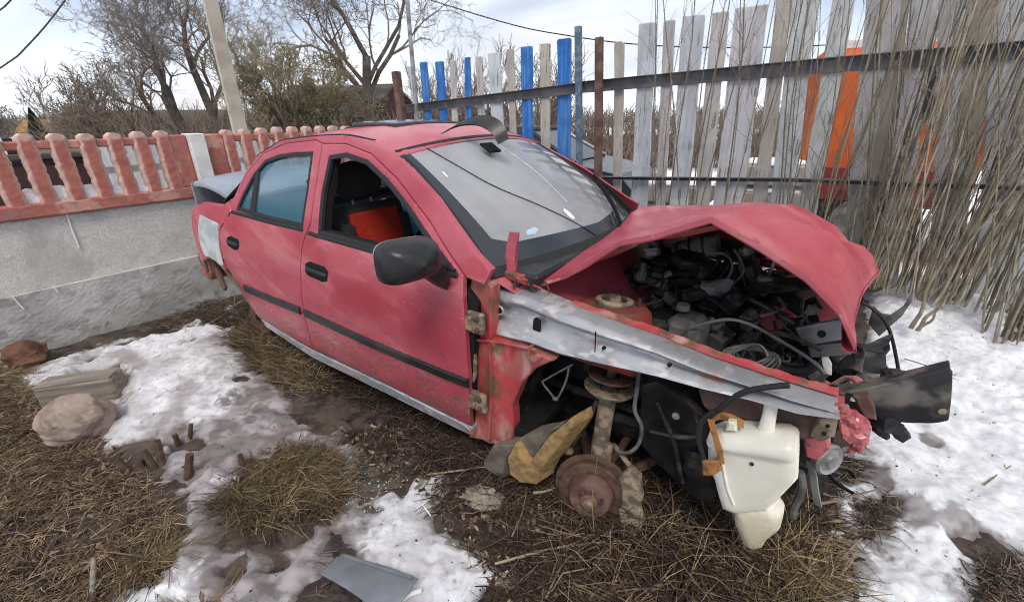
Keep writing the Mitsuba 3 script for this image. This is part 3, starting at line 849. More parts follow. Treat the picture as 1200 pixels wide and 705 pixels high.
thicket('brushwood', [(-14.812,3.371,1.306), (-13.455,4.291,1.290), (-10.353,6.393,1.252), (-9.383,7.050,1.240)], 1.55, 8000, 3, 'twig_brown', 'low brown brushwood along the far side of the wall', 1.0, 0.010)
thicket('far_hedge', [(-31.025,5.372,1.249), (-29.247,6.576,1.228), (-26.759,8.263,1.197), (-22.493,11.153,1.145)], 2.3, 7000, 4, 'twig_brown', 'far brown hedge on the left', 1.5, 0.016)
thicket('brushwood', [(-10.784,8.698,1.206), (-7.560,10.756,.915), (-5.750,11.983,.893), (-2.102,14.391,.723), (1.093,16.493,.558)], 1.55, 9000, 8, 'twig_brown', 'brown brushwood beyond the plank fence', 1.4, 0.012)
thicket('treeline', [(-47.454,43.591,.482), (-20.308,61.986,.152), (2.960,77.754,-.132), (32.045,97.463,-.486)], 3.2, 7000, 12, 'twig_dark', 'distant dark treeline on the horizon', 6, 0.05)
thicket('treeline', [(-113.379,-1.084,1.286), (-93.989,12.056,1.049), (-84.295,18.626,.931), (-49.393,42.277,.506)], 3.0, 6000, 13, 'twig_dark', 'distant dark treeline on the horizon at the left', 6, 0.05)


def gable(c, L, W_, H, roof_h, deg, name, label, wm, rm, windows=(), over=0.25, cat='house'):
    t = thing(name, label, cat)
    R = rot([0, 0, 1], deg)
    c = np.array(c)
    def put(m): return xform(m, R, c)
    add('wall', put(box((0, 0, H / 2), (L, W_, H), 0.01)), wm, t, smooth=False)
    prism = trimesh.convex.convex_hull([(sx * (L / 2 - 0.01), sy * (W_ / 2 - 0.01), H - 0.01) for sx in (-1, 1) for sy in (-1, 1)] + [(sx * (L / 2 - 0.01), 0, H + roof_h - 0.03) for sx in (-1, 1)])
    add('gable', put(prism), wm, t, smooth=False)
    sl = math.hypot(W_ / 2 + over, roof_h * (W_ / 2 + over) / (W_ / 2))
    for s in (-1, 1):
        ang = math.degrees(math.atan2(roof_h, W_ / 2))
        Rr = rot([1, 0, 0], -s * ang)
        cc = np.array([0, s * (W_ / 2 + over) / 2, H + roof_h - roof_h * (W_ / 2 + over) / W_ + 0.03])
        add('roof', put(xform(box((0, 0, 0), (L + 2 * over, sl, 0.06), 0.01), Rr, cc)), rm, t, smooth=False)
    for (x, y, z, w, h) in windows:
        nx = abs(x) > L / 2 - 0.05
        wk = add('window', put(box((x, y, z), (0.03 if nx else w, w if nx else 0.03, h), 0.004)), 'window_dark', t, smooth=False)
    return t


gable(BASE([(-17.072,10.931,1.156)][0]), 5.0, 4.0, 1.75, 1.1, 15, 'shed', 'low shed with a dark roof among the bushes', 'brown_boards', 'roof_dark', [(0.8, -2.01, 1.0, 0.7, 0.6)], cat='shed')
gable(BASE([(-42.522,12.859,.473)][0]), 10.0, 5.0, 1.3, 1.1, 40, 'long_barn', 'long low dark barn behind the tall leaning tree', 'brown_boards', 'roof_dark', [(-2, -2.51, 0.7, 0.8, 0.5)], cat='barn')
gable(BASE([(-58.106,10.036,.402)][0]), 3.4, 3.0, 1.0, 0.9, 50, 'far_house', 'far house with a mossy yellow brown roof at the left', 'wall_pale', 'roof_brown', [(0.6, -1.51, 0.6, 0.6, 0.5)])
gable(BASE([(-54.256,19.500,.947)][0]), 7.0, 5.0, 2.6, 2.0, 60, 'white_house', 'far white house glimpsed through the branches of the leaning tree', 'white_paint', 'far_snow', [(1, -2.51, 1.4, 0.9, 0.9)])

# the brown shed with white framed windows that shows through the gaps on the left
S = thing('brown_shed', 'dark brown shed with white window bars seen through the left balustrade', 'shed')
sx = -6.2
add('wall', box((sx - 1.0, -1.5, 0.50), (2.0, 2.6, 1.2), 0.01), 'brown_boards', S, smooth=False)
for k in range(13):
    add('board', box((sx + 0.012, -2.7 + 0.2 * k, 0.50), (0.02, 0.185, 1.08), 0.004), 'brown_boards', S, smooth=False)
for k, y in enumerate((-2.35, -1.62, -1.05)):
    w = add('window', box((sx + 0.005, y, 1.19), (0.03, 0.40, 0.24), 0.004), 'window_dark', S, smooth=False)
    for j in range(4):
        add('bar', box((sx + 0.012, y - 0.17 + 0.113 * j, 1.19), (0.03, 0.045, 0.245), 0.004), 'white_paint', w, smooth=False)
add('roof', box((sx - 0.95, -1.5, 1.13), (2.0, 2.5, 0.06), 0.02), 'roof_dark', S, smooth=False)
add('snow_heap', blob((-5.4, -1.5, 0.15), (0.8, 3.2, 1.15), 5, 0.3, 3, 4), 'clean_snow', smooth=True, label='heap of snow beside the brown shed behind the wall', cat='snow heap')
add('teal_pipe', tube([(-4.3, -1.72, -0.1), (-4.3, -1.66, 1.05), (-4.32, -1.70, 1.25)], 0.018, 8), 'teal_paint', smooth=True, label='thin teal pipe standing behind the balustrade at the left edge', cat='pipe')
g = thing('grey_shed', 'grey board shed behind the balustrade right of the brown one', 'shed')
for k in range(14):
    add('board', box((-5.6, -0.35 + 0.2 * k, 0.52), (0.03, 0.185, 1.4), 0.004), 'plank_grey' if k % 3 else 'plank_teal', g, smooth=False)
add('frame', box((-5.66, 1.0, 0.6), (0.06, 2.9, 1.3), 0.004), 'old_wood', g, smooth=False)

# utility pole, masts and wires
pb, pt = np.array([(-8.486,2.355,1.115)][0]), None
P = thing('utility_pole', 'tapered grey beige concrete utility pole behind the wall', 'utility pole')
def tapered(b, h, w0, w1, sides=4):
    a = np.arange(sides) * 2 * np.pi / sides + 0.5
    lo = np.stack([b[0] + w0 * np.cos(a), b[1] + w0 * np.sin(a), 0 * a + b[2]], 1)
    hi = np.stack([b[0] + w1 * np.cos(a), b[1] + w1 * np.sin(a), 0 * a + b[2] + h], 1)
    return trimesh.convex.convex_hull(np.vstack([lo, hi]))
add('shaft', tapered((pb[0], pb[1], -0.3), 8.5, 0.165, 0.10), 'pole_concrete', P, smooth=False)
add('crossarm', box((pb[0], pb[1], 7.8), (1.2, 0.08, 0.08), 0.01, rot([0, 0, 1], 40)), 'steel_dark', P, smooth=False)
mp = np.array([(-3.684,2.080,1.344)][0])
add('metal_mast', tube([(mp[0], mp[1], -0.2), (mp[0], mp[1], 1.9), (mp[0], mp[1], 5.5)], [0.030, 0.024, 0.020], 10), 'grey_metal', smooth=True, label='thin pale metal mast at the left end of the plank fence', cat='mast')
fp = np.array([(-43.425,6.952,.388)][0])
add('lamp_post', tube([(fp[0], fp[1], -0.2), (fp[0] - 0.1, fp[1], 3.4)], 0.07, 8), 'pole_concrete', smooth=True, label='far thin leaning post above the roof at the left', cat='post')
for pts, lab in (([(-13.724,-1.159,1.251), (-12.432,.295,2.386), (-12.122,.679,2.727), (-11.715,1.345,3.499), (-11.302,2.290,4.817)], 'sagging power cable crossing the sky at the upper left'), ([(-13.078,.146,2.969), (-12.652,.637,3.367), (-12.532,.798,3.523), (-12.077,1.475,4.251)], 'short piece of cable in the top left corner'),
                 ([(-8.006,5.486,4.083), (-6.900,6.040,3.681), (-5.493,6.774,3.227), (-4.577,7.297,3.022), (-3.301,8.072,2.828), (-1.614,9.183,2.743), (.400,10.597,2.815), (3.200,12.738,3.267)], 'thin power cable above the blue planks')):
    add('power_cable', tube(spline(pts, 10), 0.012, 6), 'cable', smooth=True, label=lab, cat='cable')
con = thing('conifer', 'small dark conifer beside the far house at the left', 'tree')
cp = np.array([(-53.363,8.091,.518)][0])
add('trunk', tube([(cp[0], cp[1], -0.2), (cp[0], cp[1], 2.6)], [0.1, 0.03], 6), 'bark', con)
rg = np.random.default_rng(9)
n = 1500
h = rg.random(n) ** 0.8 * 2.6; ang = rg.random(n) * 6.28; ro = (2.7 - h) * 0.33
a = np.stack([cp[0] + 0 * h, cp[1] + 0 * h, h + 0.1], 1); b = a + np.stack([np.cos(ang) * ro, np.sin(ang) * ro, -0.12 * ro + 0.05], 1)
add('crown', sticks(a, b, 0.03, 0, 2), 'conifer', con, smooth=False)

# vehicles and stores behind the plank fence


def wheel(c, r, w, parent, axis=(0, 1, 0), rim='grey_metal'):
    k = add('wheel', lathe([(r * 0.62, -w / 2), (r * 0.9, -w / 2), (r, -w * 0.3), (r, w * 0.3), (r * 0.9, w / 2), (r * 0.62, w / 2)], c, axis, 28), 'rubber', parent)
    add('rim', lathe([(0.001, -w * 0.38), (r * 0.25, -w * 0.38), (r * 0.55, -w * 0.30), (r * 0.63, -w * 0.45), (r * 0.63, w * 0.45), (r * 0.5, w * 0.3), (0.001, w * 0.3)], c, axis, 28), rim, k)


def sedan(c, deg, name, label):
    t = thing(name, label, 'car')
    R = rot([0, 0, 1], deg); c = np.array(c)
    prof = [(-2.05, 0.35), (-2.1, 0.75), (-1.95, 0.92), (-1.35, 0.95), (1.0, 0.98), (1.9, 0.82), (2.08, 0.62), (2.05, 0.32)]
    def fnb(p, d): return np.stack([p[:, 0], -0.82 + d + 0.10 * np.clip(np.abs(p[:, 0]) - 1.5, 0, 1) ** 2, p[:, 1]], 1)
    body = sg.Polygon(prof).buffer(-0.05).buffer(0.05)
    arches = sg.Point(-1.25, 0.32).buffer(0.34).union(sg.Point(1.3, 0.32).buffer(0.34))
    add('body', xform(solid(body.difference(arches), fnb, 1.64, 0.12, 0.04), R, c), 'black_car', t)
    ctop = trimesh.convex.convex_hull([(x, s * y, z) for s in (-1, 1) for x, y, z in [(-1.55, 0.72, 0.95), (1.15, 0.74, 0.97), (-1.0, 0.55, 1.38), (0.35, 0.55, 1.40), (-0.3, 0.56, 1.42)]])
    add('cabin', xform(ctop, R, c), 'window_dark', t, smooth=False)
    add('roof', xform(box((-0.32, 0, 1.415), (1.4, 1.1, 0.05), 0.02), R, c), 'black_car', t)
    for s in (-1, 1):
        for a, b in (((1.15, 0.74), (0.35, 0.56)), ((-0.45, 0.745), (-0.42, 0.57)), ((-1.55, 0.73), (-1.0, 0.56))):
            add('pillar', xform(tube([(a[0], s * a[1], 0.97), (b[0], s * b[1], 1.40)], 0.03, 6), R, c), 'black_car', t)
        for x in (-1.25, 1.3):
            wheel(c + R @ np.array([x, s * 0.74, 0.30]), 0.30, 0.18, t, R @ np.array([0, 1.0, 0]))
    return t


sedan((-3.85, 4.75, -0.12), 4, 'parked_car', 'dark parked car glimpsed behind the blue and rusty fence posts')
# an orange tipper cab and its maroon body behind the grey planks
O = thing('orange_truck', 'orange and maroon truck partly hidden behind the grey planks and the willow', 'truck')
ox, oy = 0.08, 3.75
add('cab', box((ox + 0.75, oy + 0.9, 1.30), (1.5, 1.7, 1.45), 0.10), 'orange_paint', O, smooth=False)
add('cab_roof', box((ox + 0.75, oy + 0.9, 2.06), (1.3, 1.5, 0.12), 0.05), 'white_paint', O, smooth=False)
w1 = add('window', box((ox + 0.8, oy + 0.045, 1.62), (0.62, 0.02, 0.42), 0.01), 'window_dark', O, smooth=False)
add('frame', box((ox + 0.8, oy + 0.053, 1.36), (0.70, 0.02, 0.04), 0.005), 'grey_metal', w1, smooth=False)
add('lower_panel', box((ox + 0.75, oy + 0.06, 0.78), (1.46, 0.06, 0.34), 0.02), 'maroon_paint', O, smooth=False)
add('bumper', box((ox - 0.06, oy + 0.9, 0.62), (0.12, 1.7, 0.2), 0.02), 'maroon_paint', O, smooth=False)
add('cargo_body', box((ox + 3.05, oy + 0.95, 1.75), (2.9, 1.9, 1.7), 0.04), 'orange_paint', O, smooth=False)
for k in range(7):
    add('cargo_rib', box((ox + 1.75 + 0.43 * k, oy - 0.02, 1.75), (0.07, 0.05, 1.66), 0.01), 'orange_paint', O, smooth=False)
add('cargo_sill', box((ox + 3.05, oy + 0.02, 0.80), (2.9, 0.10, 0.20), 0.01), 'maroon_paint', O, smooth=False)
for x in (0.75, 2.6, 3.7):
    wheel((ox + x, oy + 0.16, 0.38), 0.46, 0.26, O)
# a stack of pale blocks under snow
for k, (x, y, z, L) in enumerate([(-1.05, 3.5, 0.1, 0.9), (-0.98, 3.52, 0.36, 0.8), (-1.0, 3.5, 0.62, 0.85), (0.02, 3.45, 0.1, 0.9), (-0.03, 3.48, 0.36, 0.85), (-0.03, 3.5, 0.62, 0.8), (-0.05, 3.5, 0.88, 0.7)]):
    b = thing('concrete_block', [w + ' pale block of the ' + s_ + ' snowy stack behind the fence' for s_, ws_ in (('left', ('lowest', 'middle', 'topmost')), ('right', ('lowest', 'second lowest', 'second highest', 'topmost'))) for w in ws_][k], 'block')
    add('block', box((x, y, z), (L, 0.5, 0.19), 0.012, rot([0, 0, 1], 3 * k - 4)), 'wall_pale', b, smooth=False)
    add('snow_cap', xform(blob((0, 0, 0), (L * 1.02, 0.52, 0.10), k + 70, 0.1, 3), rot([0, 0, 1], 3 * k - 4), (x, y, z + 0.105)), 'clean_snow', b, smooth=True)

# ------------------------------------------------------------------ the wrecked car
# car axes are the world's: +x to its nose, -y its near side, z up
def half_width(x, z):
    """Half width of the car's body at length x and height z."""
    x, z = np.asarray(x, float), np.asarray(z, float)
    low = 0.80 + 0.024 * (1 - ((z - 0.60) / 0.34) ** 2)
    high = 0.808 - (z - 0.90) * 0.56
    hw = -0.02 * np.log(np.exp(-np.clip(low, 0.3, 1) / 0.02) + np.exp(-high / 0.02))
    hw = hw - 0.05 * (np.clip(-2.3 - x, 0, 0.7) / 0.6) ** 2 - 0.03 * (np.clip(x + 0.8, 0, 3) / 0.6) ** 2
    return hw


mat('tower_paint', pr(grime((0.26, 0.042, 0.042), (0.13, 0.07, 0.05), 16, 0.35, 0.7), 0.6, 0.35))
CAR = thing('wrecked_car', 'wrecked faded red sedan with no front wheels, a buckled bonnet and a torn off wing', 'car')


def skin(off=0.0):
    def fn(p, d):
        return np.stack([p[:, 0], -(half_width(p[:, 0], p[:, 1]) + off - d), p[:, 1]], 1)
    return fn


def panel(poly, off=0.0, th=0.025, step=0.05, bevel=0.004, gap=0.0025):
    g = poly if isinstance(poly, sg.Polygon) else sg.Polygon(poly)
    g = g.buffer(0)
    if gap:
        g = g.buffer(-gap)
    return solid(g, skin(off), th, step, bevel)


def both(name, mesh, m, parents, **kw):
    """A panel of the near side and its twin on the far side."""
    a = add(name, mesh, m, parents[0], **kw)
    b = add(name, mirror_y(mesh), m, parents[1], **{k: v for k, v in kw.items() if k in ('smooth',)})
    return a, b


cars = (CAR, CAR)
SHUT = [(-1.662,1.328), (-1.616,1.152), (-1.575,.980), (-1.610,.888), (-1.623,.825), (-1.663,.621), (-1.680,.473), (-1.704,.286)]
BOT_F = [(-1.704,.286), (-1.132,.272), (-.608,.243)]
FRONT = [(-.585,.513), (-.589,.730), (-.610,.908), (-.831,1.065), (-1.074,1.202), (-1.285,1.293), (-1.485,1.331)]
HOLE_F = [(-1.579,1.274), (-1.458,1.290), (-1.295,1.265), (-1.130,1.198), (-.956,1.105), (-.797,1.002), (-.642,.908), (-.827,.913), (-1.035,.924), (-1.498,.940), (-1.557,1.119)]
BOT_R = [(-2.211,.345), (-1.886,.298), (-1.704,.286)]
REAR = [(-2.266,.429), (-2.325,.533), (-2.436,.624), (-2.470,.739), (-2.435,.858), (-2.330,.957), (-2.273,1.164), (-2.166,1.268), (-1.972,1.323), (-1.726,1.343), (-1.662,1.328)]
HOLE_R = [(-2.280,.975), (-2.254,1.060), (-2.202,1.167), (-2.128,1.235), (-2.011,1.264), (-1.869,1.280), (-1.717,1.287), (-1.663,1.111), (-1.628,.955), (-1.927,.959)]

fdoor = sg.Polygon(SHUT + BOT_F + FRONT).buffer(0)
holef = sg.Polygon(HOLE_F).buffer(0.01).buffer(-0.01)
fd = both('front_door', panel(fdoor.difference(holef)), 'red_paint', cars, label='dull red front door with scuff marks')
rdoor = sg.Polygon(BOT_R + SHUT[::-1][1:] + REAR[::-1][1:]).buffer(0)
holer = sg.Polygon(HOLE_R).buffer(0.01).buffer(-0.01)
rd = both('rear_door', panel(rdoor.difference(holer)), 'red_paint', cars, label='dull red rear door')
# seals and glass
both('window_seal', panel(holef.buffer(0.004).difference(holef.buffer(-0.018)), -0.003, 0.02, 0.04, 0.002, 0), 'rubber', fd)
both('window_seal', panel(holer.buffer(0.004).difference(holer.buffer(-0.016)), -0.003, 0.02, 0.04, 0.002, 0), 'rubber', rd)
gm = panel(holer.buffer(-0.010), -0.014, 0.004, 0.05, 0.0, 0)
add('glass', gm, 'glass_tint_film', rd[0], label='bluish reflecting window')
add('glass', mirror_y(gm), 'side_glass', rd[1])
db = [(-2.192,1.181), (-2.172,1.177), (-2.087,.955), (-2.133,.959)]
both('window_divider', panel(sg.Polygon(db).buffer(0.006), -0.004, 0.02, 0.05, 0.003, 0), 'rubber', rd)
both('belt_trim', panel(sg.LineString([(-1.566,.940), (-1.497,.936), (-1.034,.920), (-.640,.903)]).buffer(0.008), 0.006, 0.012, 0.05, 0.003, 0), 'rubber', fd)
both('belt_trim', panel(sg.LineString([(-2.313,.963), (-1.924,.951), (-1.625,.948)]).buffer(0.008), 0.006, 0.012, 0.05, 0.003, 0), 'rubber', rd)
tri = sg.Polygon([(-.835,1.031), (-.660,.920), (-.761,.917)]).buffer(0.004)
both('mirror_mount', panel(tri, 0.004, 0.012, 0.04, 0.003, 0), 'black_plastic', fd)
# side mouldings
both('side_moulding', panel(sg.LineString([(-1.668,.520), (-1.127,.489), (-.588,.476)]).buffer(0.021, cap_style='flat'), 0.012, 0.016, 0.05, 0.007, 0), 'black_plastic', fd)
both('side_moulding', panel(sg.LineString([(-2.265,.534), (-1.966,.525), (-1.698,.523)]).buffer(0.021, cap_style='flat'), 0.012, 0.016, 0.05, 0.007, 0), 'black_plastic', rd)


def door_handle(poly, parent, k):
    g = sg.Polygon(poly).buffer(0.003)
    h = both('handle', panel(g, 0.004, 0.012, 0.02, 0.004, 0), 'trim_dark', parent)
    x0, z0, x1, z1 = g.bounds
    grip = sg.LineString([(x0 + 0.025, (z0 + z1) / 2 + 0.004), (x1 - 0.018, (z0 + z1) / 2 - 0.002)]).buffer(0.011)
    both('handle_grip', panel(grip, 0.014, 0.014, 0.02, 0.006, 0), 'black_plastic', parent)


door_handle([(-1.583,.794), (-1.547,.809), (-1.433,.803), (-1.408,.787), (-1.422,.740), (-1.458,.729), (-1.572,.741), (-1.590,.755)], fd, 0)
door_handle([(-2.355,.815), (-2.311,.831), (-2.226,.823), (-2.219,.810), (-2.240,.768), (-2.290,.761), (-2.356,.776)], rd, 1)

# body shell between and around the doors
both('sill', panel([(-2.215,.338), (-1.890,.291), (-1.711,.272), (-1.136,.261), (-.605,.235), (-.615,.180), (-1.159,.198), (-1.746,.209), (-1.919,.241), (-2.187,.292)], -0.004, 0.04, 0.06, 0.006, 0), 'silver_paint', cars, label='scuffed pale sill strip along the bottom')
both('roof_rail', panel([(-1.506,1.371), (-1.731,1.364), (-1.903,1.352), (-2.044,1.334), (-2.210,1.266), (-2.300,1.162), (-2.362,.981), (-2.315,.968), (-2.273,1.164), (-2.166,1.268), (-1.972,1.323), (-1.726,1.343), (-1.662,1.328), (-1.485,1.331)], -0.002, 0.03, 0.05, 0.004, 0.001), 'red_paint', cars)
both('windscreen_pillar', panel([(-1.506,1.371), (-1.289,1.349), (-1.087,1.276), (-.829,1.146), (-.578,.984), (-.499,.942), (-.520,.890), (-.597,.901), (-.831,1.065), (-1.074,1.202), (-1.285,1.293), (-1.485,1.331)], -0.002, 0.03, 0.05, 0.004, 0.001), 'red_paint', cars)
QT = [(-2.37, 1.03), (-2.45, 0.985), (-2.75, 0.975), (-2.93, 0.93), (-2.98, 0.80), (-2.97, 0.70), (-2.92, 0.62), (-2.87, 0.585)]
ARCH = [(-2.80, 0.60), (-2.72, 0.635), (-2.60, 0.63), (-2.50, 0.60)]
quarter = sg.Polygon(QT + ARCH + [(-2.476,.595), (-2.470,.739), (-2.435,.858), (-2.330,.957)]).buffer(0)
qp = both('quarter_panel', panel(quarter, -0.002, 0.03, 0.05, 0.012, 0.002), 'red_paint', cars)
patch = sg.Polygon([(-2.764,.901), (-2.458,.884), (-2.485,.731), (-2.477,.632), (-2.632,.614), (-2.801,.643), (-2.841,.731)]).buffer(-0.02).buffer(0.02).intersection(quarter.buffer(-0.01))
add('filler_patch', panel(patch, 0.0015, 0.006, 0.03, 0.002, 0), 'filler', qp[0], smooth=False, label='pale grey filler patch')
both('wheel_arch_lip', tube([(x, -half_width(x, z) + 0.012, z) for x, z in spline([(-2.90, 0.50), (-2.87, 0.585), (-2.80, 0.60), (-2.72, 0.635), (-2.60, 0.63), (-2.50, 0.595), (-2.36, 0.50), (-2.29, 0.42), (-2.22, 0.35)], 5)], 0.009, 6), 'rust_brown', qp)
shell = sg.Polygon([(-1.726,.245), (-1.145,.236), (-.622,.212)] + [(-0.56, 0.80)] + [(-.833,1.070), (-1.077,1.208), (-1.289,1.300), (-1.494,1.350), (-1.894,1.336), (-2.165,1.281), (-2.287,1.172), (-2.338,.974)] + [(-2.45, 0.95), (-2.85, 0.93), (-2.9, 0.70), (-2.75, 0.66), (-2.55, 0.66), (-2.3, 0.52), (-2.18, 0.36)]).buffer(0)
both('inner_shell', panel(shell.difference(holef.buffer(-0.012)).difference(holer.buffer(-0.012)), -0.03, 0.035, 0.08, 0.004, 0), 'trim_dark', cars)
both('centre_pillar', panel(sg.LineString([(-1.641,1.313), (-1.602,1.153), (-1.557,.952)]).buffer(0.05), -0.035, 0.04, 0.05, 0.004, 0), 'trim_dark', cars)


# roof, windscreen, rear window
def roof_fn(p, d):
    x, s = p[:, 0], p[:, 1]
    edge_z = np.interp(x, [-2.14, -2.053, -1.894, -1.66, -1.484, -1.285, -1.14, -1.06], [1.285, 1.334, 1.355, 1.368, 1.372, 1.349, 1.303, 1.275])
    hw = half_width(x, edge_z) - 0.004
    crown = 0.050 * np.clip((x + 2.2) / 0.4, 0.3, 1)
    return np.stack([x - 0.05 * (1 - s ** 2) * sstep(-1.4, -1.1, x) * -1, s * hw, edge_z - 0.003 + crown * (1 - s ** 2) - d], 1)


roof = sg.box(-2.13, -1, -1.115, 1)
add('roof', solid(roof, roof_fn, 0.025, 0.09, 0.004), 'red_paint', CAR, label='dull red roof')
sun_hole = lambda p, d: roof_fn(p, d) + np.array([0, 0, 0.0])
sr = add('sunroof', solid(sg.box(-1.80, -0.52, -1.45, 0.52).buffer(-0.03).buffer(0.03), lambda p, d: roof_fn(p, d) + np.stack([0 * d, 0 * d, 0.008 + 0.04 * (-p[:, 0] - 1.42)], 1), 0.014, 0.08, 0.004), 'window_dark', CAR, label='raised dark sunroof panel')
add('frame', solid(sg.box(-1.83, -0.56, -1.42, 0.56).difference(sg.box(-1.79, -0.51, -1.46, 0.51)), lambda p, d: roof_fn(p, d) + np.array([0, 0, 0.005]), 0.012, 0.06, 0.003), 'rubber', sr)
both('drip_moulding', tube(spline([(x, -half_width(x, z) + 0.010, z - 0.001) for x, z in [(-2.228,1.253), (-2.042,1.330), (-1.900,1.348), (-1.729,1.360), (-1.503,1.366), (-1.288,1.345)]], 6), 0.007, 6), 'rubber', cars)
dfl = spline([(-1.111,-.250,1.388)] + [(-1.057,-.200,1.418), (-.970,-.200,1.424), (-.907,-.200,1.410), (-.860,-.200,1.377), (-.837,-.200,1.334)], 6)
ribbon_w = np.linspace(0.10, 0.055, len(dfl))
def ribbon(path, dirs, w, th):
    path = np.asarray(path); dirs = np.broadcast_to(np.asarray(dirs, float), path.shape)
    dirs = dirs / np.linalg.norm(dirs, axis=1, keepdims=True)
    t = np.gradient(path, axis=0); t /= np.linalg.norm(t, axis=1, keepdims=True)
    n = np.cross(t, dirs); n /= np.linalg.norm(n, axis=1, keepdims=True)
    w = np.broadcast_to(np.asarray(w, float), (len(path),))[:, None]
    c = [path - dirs * w / 2 - n * th / 2, path + dirs * w / 2 - n * th / 2, path + dirs * w / 2 + n * th / 2, path - dirs * w / 2 + n * th / 2]
    v = np.stack(c, 1).reshape(-1, 3)
    f = []
    for k in range(len(path) - 1):
        for j in range(4):
            a = k * 4
            f.append([a + j, a + (j + 1) % 4, a + 4 + (j + 1) % 4, a + 4 + j])
    e = (len(path) - 1) * 4
    f += [[3, 2, 1, 0], [e, e + 1, e + 2, e + 3]]
    m = as_mesh((v, np.array(f)))
    trimesh.repair.fix_normals(m)
    return m
add('roof_deflector', [ribbon(dfl, (0.5, 0.5, 0.35), ribbon_w, 0.008)], 'black_plastic', CAR, label='loose curved black plastic deflector on the roof edge')
add('deflector_tab', box(np.array([(-.948,-.150,1.303)][0]), (0.07, 0.09, 0.012), 0.003, rot([0, 1, 0], 32)), 'trim_dark', CAR)


def ws_fn(p, d):
    """Windscreen: p = (across -1..1, up 0..1)."""
    s, t = p[:, 0], p[:, 1]
    hw = 0.715 - t * (0.715 - 0.552)
    x = (-0.545 + 0.17 * (1 - s ** 2)) * (1 - t) + (-1.145 + 0.055 * (1 - s ** 2)) * t + 0.035 * 4 * t * (1 - t) * 0.5
    z = (0.905 + 0.02 * (1 - s ** 2)) * (1 - t) + (1.302 + 0.045 * (1 - s ** 2)) * t + 0.03 * 4 * t * (1 - t) * 0.5
    return np.stack([x - 0.55 * d, s * hw, z - 0.83 * d], 1)


scr = add('windscreen', solid(sg.box(-1, 0, 1, 1), ws_fn, 0.005, 0.09, 0.0), 'windscreen_glass', CAR, label='dusty cracked windscreen', smooth=40)
band = sg.box(-1.0, -0.02, 1.0, 1.0).difference(sg.Polygon([(-0.88, 0.20), (-0.78, 0.145), (0.0, 0.10), (0.78, 0.145), (0.88, 0.20), (0.935, 0.965), (-0.935, 0.965)]))
add('black_border', solid(band, lambda p, d: ws_fn(p, d - 0.003), 0.002, 0.08, 0.0), 'window_dark', scr)
add('screen_seal', solid(sg.box(-1.022, -0.03, 1.022, 1.018).difference(sg.box(-0.975, 0.03, 0.975, 0.985)), lambda p, d: ws_fn(p, d - 0.006), 0.012, 0.08, 0.003), 'rubber', scr)
def ws_line(pts, r, m, name, off=-0.0045, n=6):
    q = spline([(a, b, 0) for a, b in pts], n)
    add(name, tube(ws_fn(q[:, :2], np.full(len(q), off)), r, 5), m, scr)
ws_line([(-0.78, 1.0), (-0.70, 0.8), (-0.58, 0.55), (-0.38, 0.33), (-0.24, 0.16), (-0.15, 0.0)], 0.0022, 'trim_dark', 'crack')
ws_line([(-0.02, 0.9), (-0.03, 0.6), (-0.10, 0.3)], 0.0012, 'sticker', 'crack')
for a, b, w, h in ((-0.83, 0.72, 0.014, 0.06), (-0.20, 0.22, 0.045, 0.09)):
    add('sticker', solid(sg.Polygon([(a - w * .5, b - h * .3), (a - w * .2, b - h * .5), (a + w * .4, b - h * .42), (a + w * .5, b + h * .1), (a + w * .25, b + h * .5), (a - w * .35, b + h * .4)]), lambda p, d: ws_fn(p, d - 0.002), 0.0015, 0.03, 0.0), 'sticker', scr, smooth=False)
add('sticker', solid(sg.Polygon([(-0.66, 0.165), (-0.60, 0.16), (-0.55, 0.185), (-0.57, 0.205), (-0.64, 0.195)]), lambda p, d: ws_fn(p, d - 0.002), 0.0015, 0.03, 0.0), 'sticker_blue', scr, smooth=False, label='small pale blue sticker')
for a0, a1 in (((0.18, 0.02), (0.78, 0.36)), ((0.66, 0.03), (0.97, 0.42))):
    q = np.array([a0, a1]); t = np.linspace(0, 1, 10)[:, None]; q = q[0] * (1 - t) + q[1] * t
    wk = add('wiper', tube(ws_fn(q, np.full(10, -0.028)), 0.008, 6), 'trim_dark', CAR)
    add('blade', tube(ws_fn(q * [1, 1] + [0.0, -0.015], np.full(10, -0.012)), 0.006, 6), 'rubber', wk)

# rear window, boot and tail
def rw_fn(p, d):
    s, t = p[:, 0], p[:, 1]
    hw = 0.70 - t * 0.14
    x = -2.55 * (1 - t) - 2.13 * t - 0.10 * (1 - s ** 2)
    z = 0.99 * (1 - t) + 1.292 * t + 0.02 * (1 - s ** 2)
    return np.stack([x + 0.5 * d, s * hw, z - 0.8 * d], 1)
add('rear_window', solid(sg.box(-0.98, 0.02, 0.98, 0.98), rw_fn, 0.005, 0.1, 0.0), 'side_glass', CAR)
add('rear_window_seal', solid(sg.box(-1.0, 0, 1.0, 1.0).difference(sg.box(-0.93, 0.07, 0.93, 0.94)), lambda p, d: rw_fn(p, d - 0.005), 0.012, 0.08, 0.003), 'rubber', CAR)
TL = [np.array(a) for a in ([(-3.080,-.640,1.053)][0], [(-2.740,-.620,.956)][0])]
lidA, lidB = np.array([-3.05, -0.66, 1.035]), np.array([-2.52, -0.64, 0.995])
def lid_fn(p, d):
    t, s = p[:, 0], p[:, 1]
    x = lidB[0] + (lidA[0] - lidB[0]) * t - 0.05 * (1 - s ** 2) * t
    z = lidB[2] + (lidA[2] - lidB[2]) * t + 0.035 * np.sin(np.pi * t) + 0.035 * (1 - s ** 2) - 0.015 * np.abs(s) ** 6
    z = z + 0.04 * t
    return np.stack([x, s * 0.655, z - d], 1)
